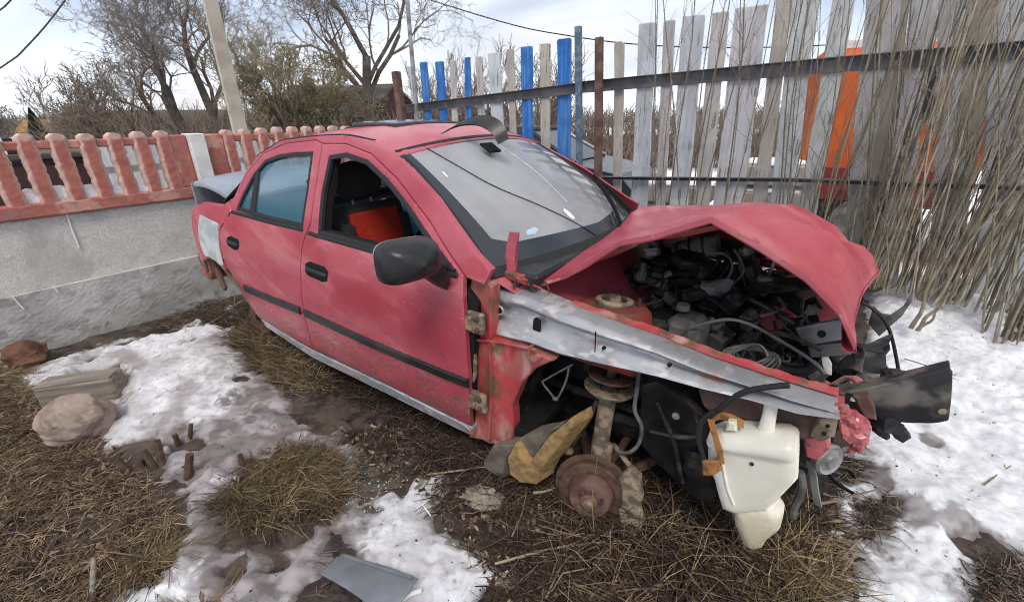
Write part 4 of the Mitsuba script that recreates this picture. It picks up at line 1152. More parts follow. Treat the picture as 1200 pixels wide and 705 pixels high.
lid = add('boot_lid', solid(sg.box(0, -1, 1, 1).buffer(-0.06).buffer(0.06), lid_fn, 0.02, 0.1, 0.008), 'grey_lid', CAR, label='raised blue grey boot lid of another colour')
add('lid_lip', solid(sg.box(0, -1, 1, 1), lambda p, d: np.stack([-3.08 - 0.05 * (1 - p[:, 1] ** 2) + d, p[:, 1] * 0.65, 1.06 + 0.035 * (1 - p[:, 1] ** 2) - 0.22 * p[:, 0]], 1), 0.02, 0.1, 0.004), 'grey_lid', lid)
add('boot_floor', box((-2.75, 0, 0.62), (0.5, 1.3, 0.04)), 'trim_dark', CAR)
add('tail_panel', box((-2.93, 0, 0.74), (0.05, 1.36, 0.36), 0.02), 'red_paint', CAR)
add('rear_bumper', box((-2.99, 0, 0.52), (0.10, 1.50, 0.20), 0.045), 'bay_paint', CAR, label='torn dull red rear bumper')
for s in (-1, 1):
    add('tail_light', box((-2.965, s * 0.60, 0.80), (0.06, 0.26, 0.15), 0.02), 'maroon_paint', CAR)
    add('wheel_housing', box((-2.55, s * 0.45, 0.42), (0.62, 0.04, 0.42), 0.02), 'trim_dark', CAR)
    dk = add('rear_drum', lathe([(0.001, -0.06), (0.09, -0.06), (0.105, -0.045), (0.105, 0.03), (0.12, 0.04), (0.12, 0.06), (0.001, 0.06)], (-2.52, s * 0.62, 0.20), (0, s, 0), 32), 'rust', CAR)
add('rear_axle', tube([(-2.52, -0.62, 0.2), (-2.52, 0.62, 0.2)], 0.03), 'rust', CAR)
add('bumper_corner', panel([(-2.97, 0.62), (-2.85, 0.60), (-2.80, 0.50), (-2.78, 0.40), (-2.84, 0.36), (-2.9, 0.46), (-2.96, 0.5)], -0.05, 0.02, 0.05, 0.004, 0), 'rust_brown', CAR, label='torn rusty corner behind the rear wheel arch')

# cabin
add('floor', box((-1.4, 0, 0.26), (2.1, 1.46, 0.04)), 'trim_dark', CAR)
add('firewall', box((-0.47, 0, 0.58), (0.04, 1.34, 0.64)), 'engine_black', CAR)
add('dashboard', [box((-0.66, 0, 0.80), (0.30, 1.38, 0.22), 0.06), box((-0.50, 0, 0.89), (0.26, 1.34, 0.05), 0.02)], 'black_plastic', CAR)
sw = add('steering_wheel', ring((-0.93, 0.36, 0.86), (-0.9, 0, 0.45), 0.175, 0.014), 'black_plastic', CAR)
add('spoke', tube([(-0.93, 0.20, 0.86), (-0.91, 0.36, 0.85), (-0.93, 0.52, 0.86)], 0.015, 6), 'black_plastic', sw)
add('headliner', solid(sg.box(-2.05, -0.93, -1.16, 0.93), lambda p, d: roof_fn(p, d + 0.035), 0.01, 0.12, 0), 'headliner', CAR)


def seat(y, name, label=None, wide=0.47):
    k = add(name, box((-1.33, y, 0.44), (0.50, wide, 0.16), 0.05), 'black_fabric', CAR, label=label)
    R = rot([0, 1, 0], -14)
    def put(m): return xform(m, R, (-1.56, y, 0.50))
    add('backrest', put(box((0, 0, 0.24), (0.13, wide, 0.56), 0.055)), 'black_fabric', k)
    add('backrest_insert', put(box((0.068, 0, 0.235), (0.03, wide - 0.15, 0.48), 0.014)), 'red_fabric', k, label='bright red backrest cloth')
    for s in (-1, 1):
        add('bolster', put(box((0.06, s * (wide / 2 - 0.045), 0.21), (0.08, 0.075, 0.44), 0.03)), 'black_fabric', k)
    add('headrest', put(xform(trimesh.creation.icosphere(3), np.diag([0.060, 0.165, 0.105]), (0.0, 0, 0.645))), 'black_fabric', k, label='rounded black headrest')
    for s in (-1, 1):
        add('headrest_rod', put(tube([(0, s * 0.06, 0.50), (0, s * 0.06, 0.58)], 0.007, 6)), 'grey_metal', k)
    return k


seat(-0.36, 'front_seat', 'black front seat with a red cloth insert')
seat(0.36, 'front_seat')
rs = add('rear_seat', box((-2.02, 0, 0.46), (0.46, 1.30, 0.18), 0.05), 'black_fabric', CAR)
add('backrest', xform(box((0, 0, 0.27), (0.14, 1.28, 0.56), 0.05), rot([0, 1, 0], -18), (-2.2, 0, 0.48)), 'black_fabric', rs)
add('parcel_shelf', box((-2.42, 0, 0.97), (0.34, 1.28, 0.03), 0.01), 'black_plastic', CAR)
add('seat_belt', ribbon(spline([(-1.68, -0.64, 1.12), (-1.62, -0.60, 0.98), (-1.50, -0.60, 0.84), (-1.42, -0.62, 0.66)], 6), (0.6, 0.35, 0.3), 0.048, 0.003), 'black_fabric', CAR)
add('belt_anchor', box((-1.69, -0.645, 1.13), (0.04, 0.03, 0.07), 0.01), 'black_plastic', CAR)

# near side mirror
def tarp_fn(p, d):
    x, y = p[:, 0], p[:, 1]
    z = 0.70 + 0.22 * np.exp(-((x + 2.02) / 0.24) ** 2) * (0.8 + 0.2 * np.cos(y * 5)) + 0.022 * np.sin(y * 34 + x * 16) + 0.03 * (nfbm(np.stack([x * 9, y * 9, 0 * x], -1), 3, 4) - 0.5)
    return np.stack([x, y, z - d], 1)
add('blue_tarp', solid(sg.box(-2.3, -0.60, -1.74, 0.30).buffer(-0.1).buffer(0.1), tarp_fn, 0.006, 0.03, 0), 'blue_tarp', smooth=40, label='crumpled bright blue tarp piled on the rear seat, seen through the rear side window', cat='tarp')
mc = np.array([(-.695,-.970,1.005)][0])
mk = fd[0]
prof = [(0.125, -0.004), (0.13, 0.0), (0.128, 0.03), (0.115, 0.07), (0.092, 0.11), (0.06, 0.14), (0.001, 0.156)]
def mirror_shell():
    L, H = 0.112, 0.070
    v, rows, n = [], 9, 28
    for k in range(rows):
        t = k / (rows - 1)
        s = math.sqrt(max(1 - t ** 2.2, 0.0))
        for j in range(n):
            a = 2 * math.pi * j / n
            ca, sa = math.cos(a), math.sin(a)
            ex = 0.55
            yy = math.copysign(abs(ca) ** ex, ca) * L * s
            zz = math.copysign(abs(sa) ** ex, sa) * H * s * (1 - 0.12 * math.copysign(1, ca) * abs(ca))
            v.append((t * 0.115, yy, zz))
    f = [[k * n + j, k * n + (j + 1) % n, (k + 1) * n + (j + 1) % n, (k + 1) * n + j] for k in range(rows - 1) for j in range(n)]
    m = as_mesh((np.array(v), np.array(f)))
    face = trimesh.convex.convex_hull(np.vstack([np.array(v[:n]), np.array(v[:n]) + [0.006, 0, 0]]))
    return m, face
shellm, face = mirror_shell()
RM = rot([0, 0, 1], -14)
mm = add('door_mirror', xform(shellm, RM, mc), 'black_plastic', mk, label='black door mirror housing', smooth=40)
arm = trimesh.convex.convex_hull(np.vstack([box(mc + [0.015, 0.06, -0.028], (0.07, 0.07, 0.07), 0.02).vertices, np.array([(-.728,-.815,.930), (-.642,-.815,.913), (-.668,-.815,.848), (-.719,-.815,.852)])]))
add('mirror_arm', arm, 'black_plastic', mk)
add('mirror_glass', xform(xform(face, None, (-0.008, 0, 0)), RM, mc), 'grey_metal', mk)

# hinge pillar, the bare front wing structure
PIL = [(-.604,.900), (-.493,.883)] + [(-.507,-.740,.668), (-.388,-.740,.670), (-.326,-.740,.660), (-.250,-.740,.653), (-.325,-.740,.597), (-.380,-.740,.520), (-.432,-.740,.387), (-.425,-.740,.300), (-.438,-.740,.221), (-.545,-.740,.154), (-.653,-.740,.141), (-.653,-.740,.448), (-.656,-.740,.682)]
PIL = [(p[0], p[-1]) for p in PIL]
def pillar_fn(p, d):
    y = -0.755 + 0.03 * np.sin(p[:, 0] * 40) * 0.25 - 0.012 * (np.abs(p[:, 0] + 0.50) < 0.012)
    return np.stack([p[:, 0], y + d, p[:, 1]], 1)
hp = add('hinge_pillar', solid(sg.Polygon(PIL), pillar_fn, 0.05, 0.025, 0.006), 'bay_paint', CAR, label='bare red front pillar with rust streaks')
for uv, r in (([(-.558,-.790,.735)][0], 0.030), ([(-.563,-.790,.386)][0], 0.026)):
    uv = np.array(uv)
    h = add('hinge', [box(uv, (0.075, 0.022, 0.085), 0.008), box(uv + [-0.022, -0.012, 0], (0.03, 0.025, 0.06), 0.008)], 'muddy_metal', hp, smooth=False)
    for s in (-1, 1):
        add('bolt', lathe([(0.001, 0.014), (0.010, 0.012), (0.012, 0)], uv + [0.014, -0.011, s * 0.022], (0, -1, 0), 6), 'rust', h, smooth=False)
add('door_check', tube(spline([(-.606,-.775,.542), (-.586,-.775,.586), (-.592,-.775,.488), (-.611,-.775,.449)], 5), 0.010, 6), 'muddy_metal', hp)
add('pillar_ridge', tube(spline([(-.517,-.765,.650), (-.515,-.765,.470), (-.538,-.765,.188)], 6), 0.007, 6), 'bay_paint', hp)
add('pillar_ridge', tube(spline([(-.591,-.765,.644), (-.473,-.765,.667), (-.315,-.765,.682)], 6), 0.006, 6), 'bay_paint', hp)
add('bracket', ribbon(spline([(-.333,-.770,.696), (-.332,-.770,.659), (-.311,-.770,.648), (-.291,-.770,.665)], 5), (0, 1, 0), 0.03, 0.005), 'bay_paint', hp)

RT = np.array([(-.583,-.700,.836), (-.496,-.700,.844), (-.406,-.700,.843), (-.247,-.700,.815), (-.100,-.700,.799), (.077,-.700,.782), (.209,-.700,.759), (.314,-.700,.750), (.449,-.700,.739), (.541,-.700,.736)])
RB = np.array([(-.542,-.720,.660), (-.446,-.720,.665), (-.360,-.720,.672), (-.231,-.720,.666), (-.119,-.720,.675), (.093,-.720,.695), (.217,-.720,.700), (.345,-.720,.711), (.463,-.720,.714), (.545,-.720,.734)])
def lerp_curve(P, t):
    s = np.linspace(0, 1, len(P))
    return np.stack([np.interp(t, s, P[:, k]) for k in range(3)], -1)
# cross-section of the rail: top flange, stepped side web
prof_rail = [(-0.06, 0.085, 0.0), (-0.01, 0.016, 0.0), (0.05, -0.006, 0.0), (0.16, -0.012, 0), (0.24, -0.008, 0), (0.31, 0.018, 0), (0.60, 0.022, 0), (0.68, -0.014, 0), (0.90, -0.020, 0), (0.97, -0.010, 0), (1.03, 0.03, 0)]
ts = np.linspace(0, 1, 60)
ct, cb = lerp_curve(RT, ts), lerp_curve(RB, ts)
V = []
for a, b_, c_ in prof_rail:
    p = ct + (cb - ct) * a
    amp = 1 - sstep(0.80, 1.0, ts) * 0.7 if 0.2 < a < 0.9 else np.ones_like(ts)
    p = p + np.stack([0 * ts, b_ * amp, 0 * ts], 1)
    V.append(p)
V = np.array(V)
back = V.copy(); back[:, :, 1] += 0.006
def strip_mesh(V):
    m, n = V.shape[:2]
    i, j = np.meshgrid(np.arange(m - 1), np.arange(n - 1), indexing='ij')
    q = np.stack([i * n + j, i * n + j + 1, (i + 1) * n + j + 1, (i + 1) * n + j], -1).reshape(-1, 4)
    return as_mesh((V.reshape(-1, 3), q))
rl = add('wing_rail', strip_mesh(V), 'silver_paint', CAR, smooth=24, label='long bare silver inner wing rail')
add('wing_rail', mirror_y(strip_mesh(V)), 'bay_paint', CAR, smooth=24)
add('slot', solid(sg.LineString([(p[0], p[2]) for p in [(-.342,-.716,.764), (-.345,-.716,.692)]]).buffer(0.015), lambda p, d: np.stack([p[:, 0], -0.716 + d, p[:, 1]], 1), 0.006, 0.02, 0), 'trim_dark', rl)
for p in [(-.498,-.720,.775), (-.084,-.720,.740), (.125,-.720,.745)]:
    k = 0.012 if p[0] < -0.4 else 0.006
    add('hole', lathe([(0.0005, 0.004), (k, 0.004), (k, -0.006)], np.array(p) + [0, -0.003, 0], (0, -1, 0), 14), 'trim_dark', rl)
    if k > 0.01:
        add('hole_rim', ring(np.array(p) + [0, -0.004, 0], (0, 1, 0), 0.016, 0.004, 18, 6), 'silver_paint', rl)
add('rail_seam', tube([(-.116,-.722,.791), (-.112,-.722,.675)], 0.0022, 5), 'trim_dark', rl)
# paint flange above the rail: torn red edge
tf = np.linspace(0.33, 1.0, 40)
fl = lerp_curve(RT, tf) + np.array([0, 0.078, 0.010])
rgf = np.random.default_rng(4)
fl2 = fl + np.stack([0.004 * rgf.normal(size=40), 0.016 + 0 * tf, 0.002 + 0.007 * rgf.random(40)], 1)
fl3 = fl + np.stack([0 * tf, 0.022 + 0 * tf, -0.05 + 0 * tf], 1)
add('wing_flange', strip_mesh(np.array([fl - [0, 0.014, 0.004], fl, fl2, fl3])), 'bay_paint', rl, smooth=False, label='torn red edge above the silver rail')
# inner wing: wall of the wheel house, strut tower and arch
arch_x = np.linspace(-0.50, 0.43, 30)
arch_z = lambda x: 0.10 + 0.58 * np.sqrt(np.clip(1 - ((x + 0.06) / 0.52) ** 2, 0.0, 1))
top = np.stack([arch_x, -0.69 + 0 * arch_x, np.maximum(arch_z(arch_x), 0.16)], 1)
inn = np.stack([arch_x, -0.40 + 0 * arch_x, np.maximum(arch_z(arch_x) - 0.02, 0.14)], 1)
low = np.stack([arch_x, -0.36 + 0 * arch_x, 0.10 + 0 * arch_x], 1)
add('wheel_housing', strip_mesh(np.array([top, inn, low])), 'engine_black', CAR, smooth=30)
add('wheel_housing', mirror_y(strip_mesh(np.array([top, inn, low]))), 'engine_black', CAR, smooth=30)
tw = np.array([(-.143,-.500,.802)][0])
st_ = add('strut_tower', [lathe([(0.16, -0.16), (0.135, -0.02), (0.115, 0.0), (0.05, 0.004), (0.04, 0.0)], tw, (0, 0.12, 1), 28), box(tw + [0.02, -0.06, -0.12], (0.30, 0.20, 0.16), 0.05)], 'tower_paint', CAR, label='red suspension tower')
add('strut_mount', [ring(tw + [0, 0, 0.012], (0, 0.12, 1), 0.058, 0.011, 28, 8), lathe([(0.001, 0.03), (0.02, 0.03), (0.028, 0.0)], tw, (0, 0, 1), 14)], 'muddy_metal', st_)
for a in (0.3, 2.4, 4.5):
    add('stud', tube([tw + [0.088 * math.cos(a), 0.088 * math.sin(a), 0], tw + [0.088 * math.cos(a), 0.088 * math.sin(a), 0.03]], 0.006, 6), 'rust', st_)
add('strut_tower', [lathe([(0.16, -0.16), (0.135, -0.02), (0.115, 0.0), (0.05, 0.004), (0.04, 0.0)], tw * [1, -1, 1], (0, -0.12, 1), 28)], 'bay_paint', CAR)

# the far wing, still on the car
fwx = np.linspace(-0.52, 0.60, 26)
fwz = np.interp(fwx, [-0.52, -0.3, 0.30, 0.45, 0.60], [0.90, 0.93, 0.99, 0.93, 0.80])
fwv = np.array([np.stack([fwx, 0.66 + 0 * fwx, fwz - 0.03], 1), np.stack([fwx, 0.70 + 0 * fwx, fwz - 0.05 + 0.01 * np.sin(fwx * 40)], 1),
                np.stack([fwx, 0.75 + 0.02 * np.sin(fwx * 9), 0.70 + 0 * fwx], 1), np.stack([fwx, 0.76 + 0 * fwx, np.maximum(0.28, 0.66 - 2.6 * np.maximum(np.abs(fwx + 0.06) - 0.36, 0) * 1.2)], 1)])
add('far_wing', strip_mesh(fwv), 'red_paint', CAR, smooth=40, label='crumpled far front wing')

# hub, disc, strut
hub = np.array([(-.089,-.720,.119)][0])
ax = np.array([0.26, -1.0, 0.12]); ax /= np.linalg.norm(ax)
dk = add('brake_disc', lathe([(0.078, -0.010), (0.122, -0.011), (0.125, -0.008), (0.125, 0.008), (0.122, 0.011), (0.090, 0.0105), (0.084, 0.004), (0.06, 0.003), (0.001, 0.003)], hub, ax, 48), 'rust', CAR, label='rusty brown brake disc resting on the ground')
BA = basis(ax)
add('disc_hat', lathe([(0.082, 0.004), (0.079, 0.012), (0.077, 0.044), (0.070, 0.055), (0.050, 0.056), (0.034, 0.050), (0.033, 0.064), (0.027, 0.069), (0.001, 0.069)], hub, ax, 40), 'rust_brown', dk, label='raised hub of the disc')
for k in range(4):
    a = k * math.pi / 2 + 0.5
    c = hub + BA @ np.array([0.053 * math.cos(a), 0.053 * math.sin(a), 0.052])
    add('wheel_stud', tube([c, c + ax * 0.028], 0.0065, 8), 'rust', dk)
add('hub_nut', lathe([(0.001, 0.020), (0.015, 0.018), (0.021, 0.012), (0.021, 0.0)], hub + ax * 0.068, ax, 8), 'muddy_metal', dk, smooth=False, label='pale centre nut')
cal = np.array([(.049,-.700,.144)][0])
prof_c = [(0.0, 0.115), (0.035, 0.095), (0.045, 0.03), (0.03, -0.02), (0.045, -0.07), (0.02, -0.12), (-0.03, -0.10), (-0.045, -0.04), (-0.028, 0.02), (-0.04, 0.06)]
RC = basis((-0.1, -0.92, 0.35), (0.95, -0.1, 0.25))
add('caliper_bracket', xform(solid(sg.Polygon(prof_c).buffer(0.006), lambda p, d: np.stack([p[:, 0], p[:, 1], 0.012 * np.sin(p[:, 1] * 26) - d], 1), 0.022, 0.02, 0.005), RC, cal), 'muddy_metal', CAR, label='pale rusty caliper bracket beside the disc')
add('dust_shield', xform(solid(sg.Point(0, 0).buffer(0.145).difference(sg.Point(0, 0).buffer(0.05)).difference(sg.box(0.0, -0.2, 0.2, 0.04)), lambda p, d: np.stack([p[:, 0], p[:, 1], -0.022 - d], 1), 0.004, 0.03, 0.001), BA, hub), 'rust', CAR)
s0, s1 = hub - ax * 0.07 + [0.0, 0.0, 0.02], np.array([(-.098,-.600,.511)][0])
sd = (s1 - s0) / np.linalg.norm(s1 - s0)
L = np.linalg.norm(s1 - s0)
k_ = add('suspension_strut', [tube([s0 + sd * 0.10, s0 + sd * 0.14, s0 + sd * (L - 0.02), s0 + sd * L], [0.030, 0.032, 0.032, 0.030], 14), box(s0 + sd * 0.08, (0.05, 0.05, 0.16), 0.012, basis(sd))], 'muddy_metal', CAR, label='muddy suspension strut', smooth=30)
add('knuckle', [blob(s0 + [0, 0.0, 0.0], (0.13, 0.10, 0.15), 4, 0.35, 2.5, 3), box(s0 + sd * 0.12 + [0.035, -0.01, 0], (0.035, 0.03, 0.11), 0.008, basis(sd))], 'muddy_metal', k_)
add('spring_seat', lathe([(0.035, 0.0), (0.075, -0.004), (0.092, 0.012), (0.094, 0.020), (0.085, 0.016), (0.035, 0.012)], s1 - sd * 0.01, sd, 32), 'muddy_metal', k_)
add('spring_seat', lathe([(0.03, 0.0), (0.065, 0.0), (0.084, 0.010), (0.084, 0.018), (0.03, 0.014)], s1 + sd * 0.04, sd, 32), 'rust', k_)
add('strut_rod', tube([s1, s1 + sd * 0.20], 0.018, 10), 'rust', k_)
add('tie_rod', tube([(-.133,-.620,.461), (-.155,-.620,.378), (-.206,-.620,.253), (-.234,-.620,.189)], [0.008, 0.010, 0.010, 0.012], 8), 'rust', CAR)
add('rod_end', blob([(-.236,-.630,.182)][0], (0.045, 0.045, 0.04), 3, 0.15), 'muddy_metal', CAR)
add('control_arm', [tube([s0 + [0.02, 0.03, -0.07], (0.05, -0.40, 0.10)], 0.022, 8), tube([s0 + [0.0, 0.03, -0.07], (-0.28, -0.40, 0.10)], 0.02, 8)], 'rust', CAR)
add('brake_hose', tube(spline([(.014,-.640,.675), (.015,-.640,.575), (.015,-.640,.487), (.046,-.640,.427), (.042,-.640,.350), (.009,-.640,.296), (-.030,-.640,.285)], 6), 0.007, 6), 'hose_grey', CAR)
add('drop_link', tube(spline([(-.058,-.620,.289), (-.014,-.620,.249), (.030,-.620,.202), (.054,-.620,.157)], 5), 0.010, 6), 'muddy_metal', CAR)
add('drive_shaft', tube([hub - ax * 0.03, (-0.05, -0.3, 0.2)], 0.016, 8), 'rust', CAR)
add('sensor_wire', tube(spline([(-.222,-.660,.602), (-.266,-.660,.562), (-.330,-.660,.502), (-.345,-.660,.481), (-.310,-.660,.447), (-.283,-.660,.430), (-.262,-.660,.473), (-.243,-.660,.533), (-.235,-.660,.587)], 6), 0.0042, 6), 'hose_grey', CAR, label='loose grey sensor wire in the wheel house')
add('sensor_plug', box([(-.287,-.660,.429)][0], (0.022, 0.015, 0.012), 0.003), 'hose_grey', CAR)
# black splash guard ahead of the disc
sg_pts = [(.007,-.560,.538), (.141,-.560,.600), (.254,-.560,.602), (.294,-.560,.483), (.322,-.560,.278), (.303,-.560,.169), (.199,-.560,.171), (.085,-.560,.200), (.021,-.560,.283)]
add('splash_guard', solid(sg.Polygon([(p[0], p[2]) for p in sg_pts]), lambda p, d: np.stack([p[:, 0], -0.56 + d + 0.03 * np.sin(p[:, 0] * 17), p[:, 1]], 1), 0.008, 0.03, 0.002), 'black_plastic', CAR, label='black plastic splash guard')
add('guard_clip', lathe([(0.001, 0.006), (0.012, 0.004), (0.014, 0)], np.array([(.144,-.600,.490)][0]), (0, -1, 0.1), 12), 'grey_metal', CAR)

# bonnet
HN = np.array([(-.481,-.620,.831), (-.294,-.620,.924), (-.107,-.620,1.053), (.037,-.620,1.120), (.156,-.620,1.174)] + [(.221,-.600,1.139), (.286,-.600,1.108), (.404,-.600,1.045), (.494,-.600,.969), (.548,-.600,.881)])
HF = np.array([(-.451,.660,.943), (-.362,.660,.957), (-.053,.660,.990), (.156,.660,1.011), (.303,.660,1.027)] + [(.354,.640,1.010), (.408,.640,.987), (.515,.640,.933), (.618,.640,.865)] + [(.696,.600,.806)])
tt = np.array([0, .13, .26, .39, .5, .6, .7, .82, .92, 1.0])
nu, nv = 121, 72
tq, sq = np.linspace(0, 1, nu), np.linspace(0, 1, nv)
hn = np.stack([np.interp(tq, tt, HN[:, k]) for k in range(3)], -1)
hf = np.stack([np.interp(tq, tt, HF[:, k]) for k in range(3)], -1)
def hood_surface(drop, shrink=0.0):
    V = []
    for s in sq:
        s2 = shrink + s * (1 - 2 * shrink)
        p = hn * (1 - s2) + hf * s2
        front = sstep(0.55, 1.0, tq)
        crown = 0.010 * 4 * s2 * (1 - s2)
        # dents: a shallow valley by the far front corner, a ridge near the tip
        dent = -0.030 * np.exp(-(((tq - 0.80) / 0.07) ** 2 + ((s2 - 0.62) / 0.10) ** 2)) + 0.022 * np.exp(-(((tq - 0.86) / 0.05) ** 2 + ((s2 - 0.45) / 0.16) ** 2))
        q3 = np.stack([tq * 7, np.full(nu, s2 * 7), 0 * tq], -1)
        w = 0.006 * (nfbm(q3 * 0.7 + 3, 2, 6) - 0.5) * np.clip(s2 * (1 - s2) * 8, 0.1, 1)
        # sharp creases pressed into the front half
        u_ = s2 - (0.30 + 0.55 * (tq - 0.6))
        crown = crown + 0.046 * np.maximum(0, 1 - np.abs(u_) / 0.20) * sstep(0.56, 0.80, tq) * (1 - 0.5 * sstep(0.9, 1, tq))
        u2 = tq - (0.78 + 0.16 * (s2 - 0.5))
        crown = crown - 0.026 * np.maximum(0, 1 - np.abs(u2) / 0.06) * sstep(0.50, 0.80, s2)
        u3 = tq - (0.27 + 0.10 * s2)
        crown = crown + 0.014 * np.maximum(0, 1 - np.abs(u3) / 0.09)
        lip = -0.035 * sstep(0.955, 1.0, tq) * sstep(0.02, 0.3, s2)
        p = p + np.stack([-0.05 * 4 * s2 * (1 - s2) * front * 0.6, 0 * tq, crown + dent + w + lip - drop], 1)
        V.append(p)
    return np.array(V)
A_, B_ = hood_surface(0.0), hood_surface(0.016)
def shell_mesh(A, B):
    m, n = A.shape[:2]
    top = strip_mesh(A); bot = strip_mesh(B)
    loop = [(0, j) for j in range(n)] + [(i, n - 1) for i in range(1, m)] + [(m - 1, j) for j in range(n - 2, -1, -1)] + [(i, 0) for i in range(m - 2, 0, -1)]
    idx = np.array([i * n + j for i, j in loop]); k = m * n
    nx = np.roll(idx, -1)
    side = np.stack([nx, idx, idx + k, nx + k], 1)
    f = np.vstack([top.faces, bot.faces[:, ::-1] + k])
    v = np.vstack([A.reshape(-1, 3), B.reshape(-1, 3)])
    sidem = np.vstack([side[:, [0, 1, 2]], side[:, [0, 2, 3]]])
    return trimesh.Trimesh(v, np.vstack([f, sidem]), process=False)
hd = add('bonnet', shell_mesh(A_, B_), 'red_paint', CAR, smooth=9, label='buckled faded red bonnet folded up in the middle')
add('bonnet_lining', strip_mesh(hood_surface(0.021, 0.035)), 'trim_dark', hd, smooth=20, label='black lining under the bonnet')
# hemmed edge and inner frame hanging below the near edge
e0 = A_[0] + np.array([0, 0.002, -0.012])
e1 = e0 + np.array([0.0, 0.006, -0.010]); e2 = e1 + np.array([0, 0.035, -0.004]); e3 = e2 + np.array([0, 0.012, 0.014])
add('bonnet_hem', strip_mesh(np.array([e0, e1, e2, e3])), 'red_paint', hd, smooth=20)
f0 = A_[:, -1] + np.array([0.002, 0, -0.010])
add('bonnet_hem', strip_mesh(np.array([f0, f0 + [0.004, 0, -0.012], f0 + [-0.016, 0, -0.016], f0 + [-0.03, 0, -0.008]])), 'red_paint', hd, smooth=20)
for s in (0.2, 0.5, 0.8):
    i = int(s * (nv - 1))
    r0 = B_[i] + [0, 0, -0.006]
    add('inner_rib', strip_mesh(np.array([r0 + [0, -0.05, 0], r0 + [0, -0.03, -0.022], r0 + [0, 0.03, -0.022], r0 + [0, 0.05, 0]]))
        , 'bay_paint', hd, smooth=30)
# bonnet hinge sticking up and crumpled metal at the scuttle
hg = add('bonnet_hinge', [ribbon([(-.484,-.660,.910), (-.491,-.660,.968), (-.483,-.660,1.017), (-.471,-.660,1.059)], (1, 0.25, 0), 0.036, 0.006), ribbon([(-.482,-.640,.905), (-.485,-.640,.980), (-.474,-.640,1.048)], (0.3, 1, 0), 0.02, 0.005)], 'red_paint', CAR, smooth=False, label='red hinge strap sticking up beside the windscreen')
add('hinge_foot', [box([(-.479,-.650,.895)][0], (0.07, 0.05, 0.035), 0.008), blob([(-.439,-.660,.892)][0], (0.07, 0.05, 0.04), 8, 0.5)], 'bay_paint', hg, smooth=False)
cr = np.random.default_rng(12)
sp = np.linspace(0, 1, 24)
w0 = np.stack([-0.60 + 0.16 * sp, -0.74 + 0.10 * sp, 0.855 + 0.02 * cr.normal(size=24) * 0.5], 1)
add('scuttle', [strip_mesh(np.array([ws_fn(np.stack([np.linspace(-1, 1, 24), np.full(24, -0.03)], 1), np.full(24, 0.004)), ws_fn(np.stack([np.linspace(-0.9, 0.9, 24), np.full(24, -0.2)], 1), np.full(24, 0.02)) + [0.05, 0, 0],
                                     ws_fn(np.stack([np.linspace(-0.84, 0.84, 24), np.full(24, -0.40)], 1), np.full(24, 0.02)) + [0.02, 0, 0]]))], 'red_paint', CAR, smooth=30)
for k in range(5):
    c0 = np.array([(-.411,-.670,.875), (-.382,-.670,.874), (-.354,-.670,.886), (-.333,-.670,.903), (-.478,-.670,.868)][k])
    add('torn_metal', ribbon(spline([c0, c0 + cr.normal(size=3) * 0.008 + [0.015, 0, 0.008], c0 + cr.normal(size=3) * 0.012 + [0.03, 0, 0.002]], 4), cr.normal(size=3), 0.014, 0.004), 'bay_paint' if k % 2 else 'rust', CAR, smooth=False)

# ------------------------------------------------------------------ the engine bay
eng = add('engine', [box((0.10, 0.12, 0.55), (0.36, 0.46, 0.36), 0.03), box((0.10, 0.12, 0.75), (0.22, 0.40, 0.07), 0.025)], 'engine_black', CAR, smooth=False, label='grimy dark engine block')
for k in range(4):
    add('spark_lead', tube(spline([(0.12, -0.02 + 0.10 * k, 0.78), (0.05, -0.03 + 0.09 * k, 0.85), (-0.06, -0.02 + 0.05 * k, 0.82), (-0.14, 0.0, 0.76)], 6), 0.006, 6), 'rubber', eng)
add('valve_cover_rib', [box((0.02 + 0.05 * k, 0.12, 0.792), (0.014, 0.36, 0.012), 0.003) for k in range(4)], 'engine_grey', eng, smooth=False)
ih = np.array([(-.079,.050,.858), (-.031,.050,.885), (.022,.050,.908), (.088,.050,.929)])
ip = spline(ih, 8); ir = 0.046 + 0.004 * np.sin(np.arange(len(ip)) * 2.1)
hose = add('intake_hose', tube(ip, ir, 18), 'hose_grey', CAR, label='ribbed grey intake hose')
for k in (4, 11, 18):
    add('clamp', ring(ip[k], ip[k + 1] - ip[k - 1], 0.050, 0.004, 24, 6), 'engine_black', hose)
add('air_box', [box(np.array([(.001,.000,.794)][0]) , (0.16, 0.18, 0.15), 0.03, rot([0, 0, 1], 12)), lathe([(0.07, -0.06), (0.075, 0.06), (0.06, 0.075), (0.001, 0.078)], np.array([(-.008,.000,.808)][0]) + [0, -0.03, 0.01], (0.1, -0.2, 1), 24)], 'engine_black', CAR, label='black air filter housing')
al = np.array([(.110,-.100,.785)][0])
alt = add('throttle_body', [box(al, (0.10, 0.06, 0.055), 0.012, rot([0, 0, 1], 25)), lathe([(0.001, 0.04), (0.028, 0.04), (0.032, -0.03)], al + [0.04, -0.01, 0.02], (0.6, -0.6, 0.4), 18)], 'grey_metal', CAR, smooth=False)
pts_l = [(-.220,-.150,.746), (-.161,-.150,.808), (-.099,-.150,.835), (-.175,-.150,.686), (-.015,-.150,.730), (-.072,-.150,.756), (.200,-.150,.770), (.055,-.150,.764), (-.125,-.150,.912)]
spec_l = [(.10, .10, .09, 'engine_black'), (.07, .06, .06, 'engine_grey'), (.10, .06, .05, 'engine_black'), (.08, .08, .05, 'engine_grey'), (.12, .05, .03, 'grey_metal'), (.06, .06, .06, 'engine_black'), (.09, .07, .07, 'engine_black'), (.12, .06, .05, 'engine_black'), (.10, .05, .03, 'engine_grey')]
er = np.random.default_rng(33)
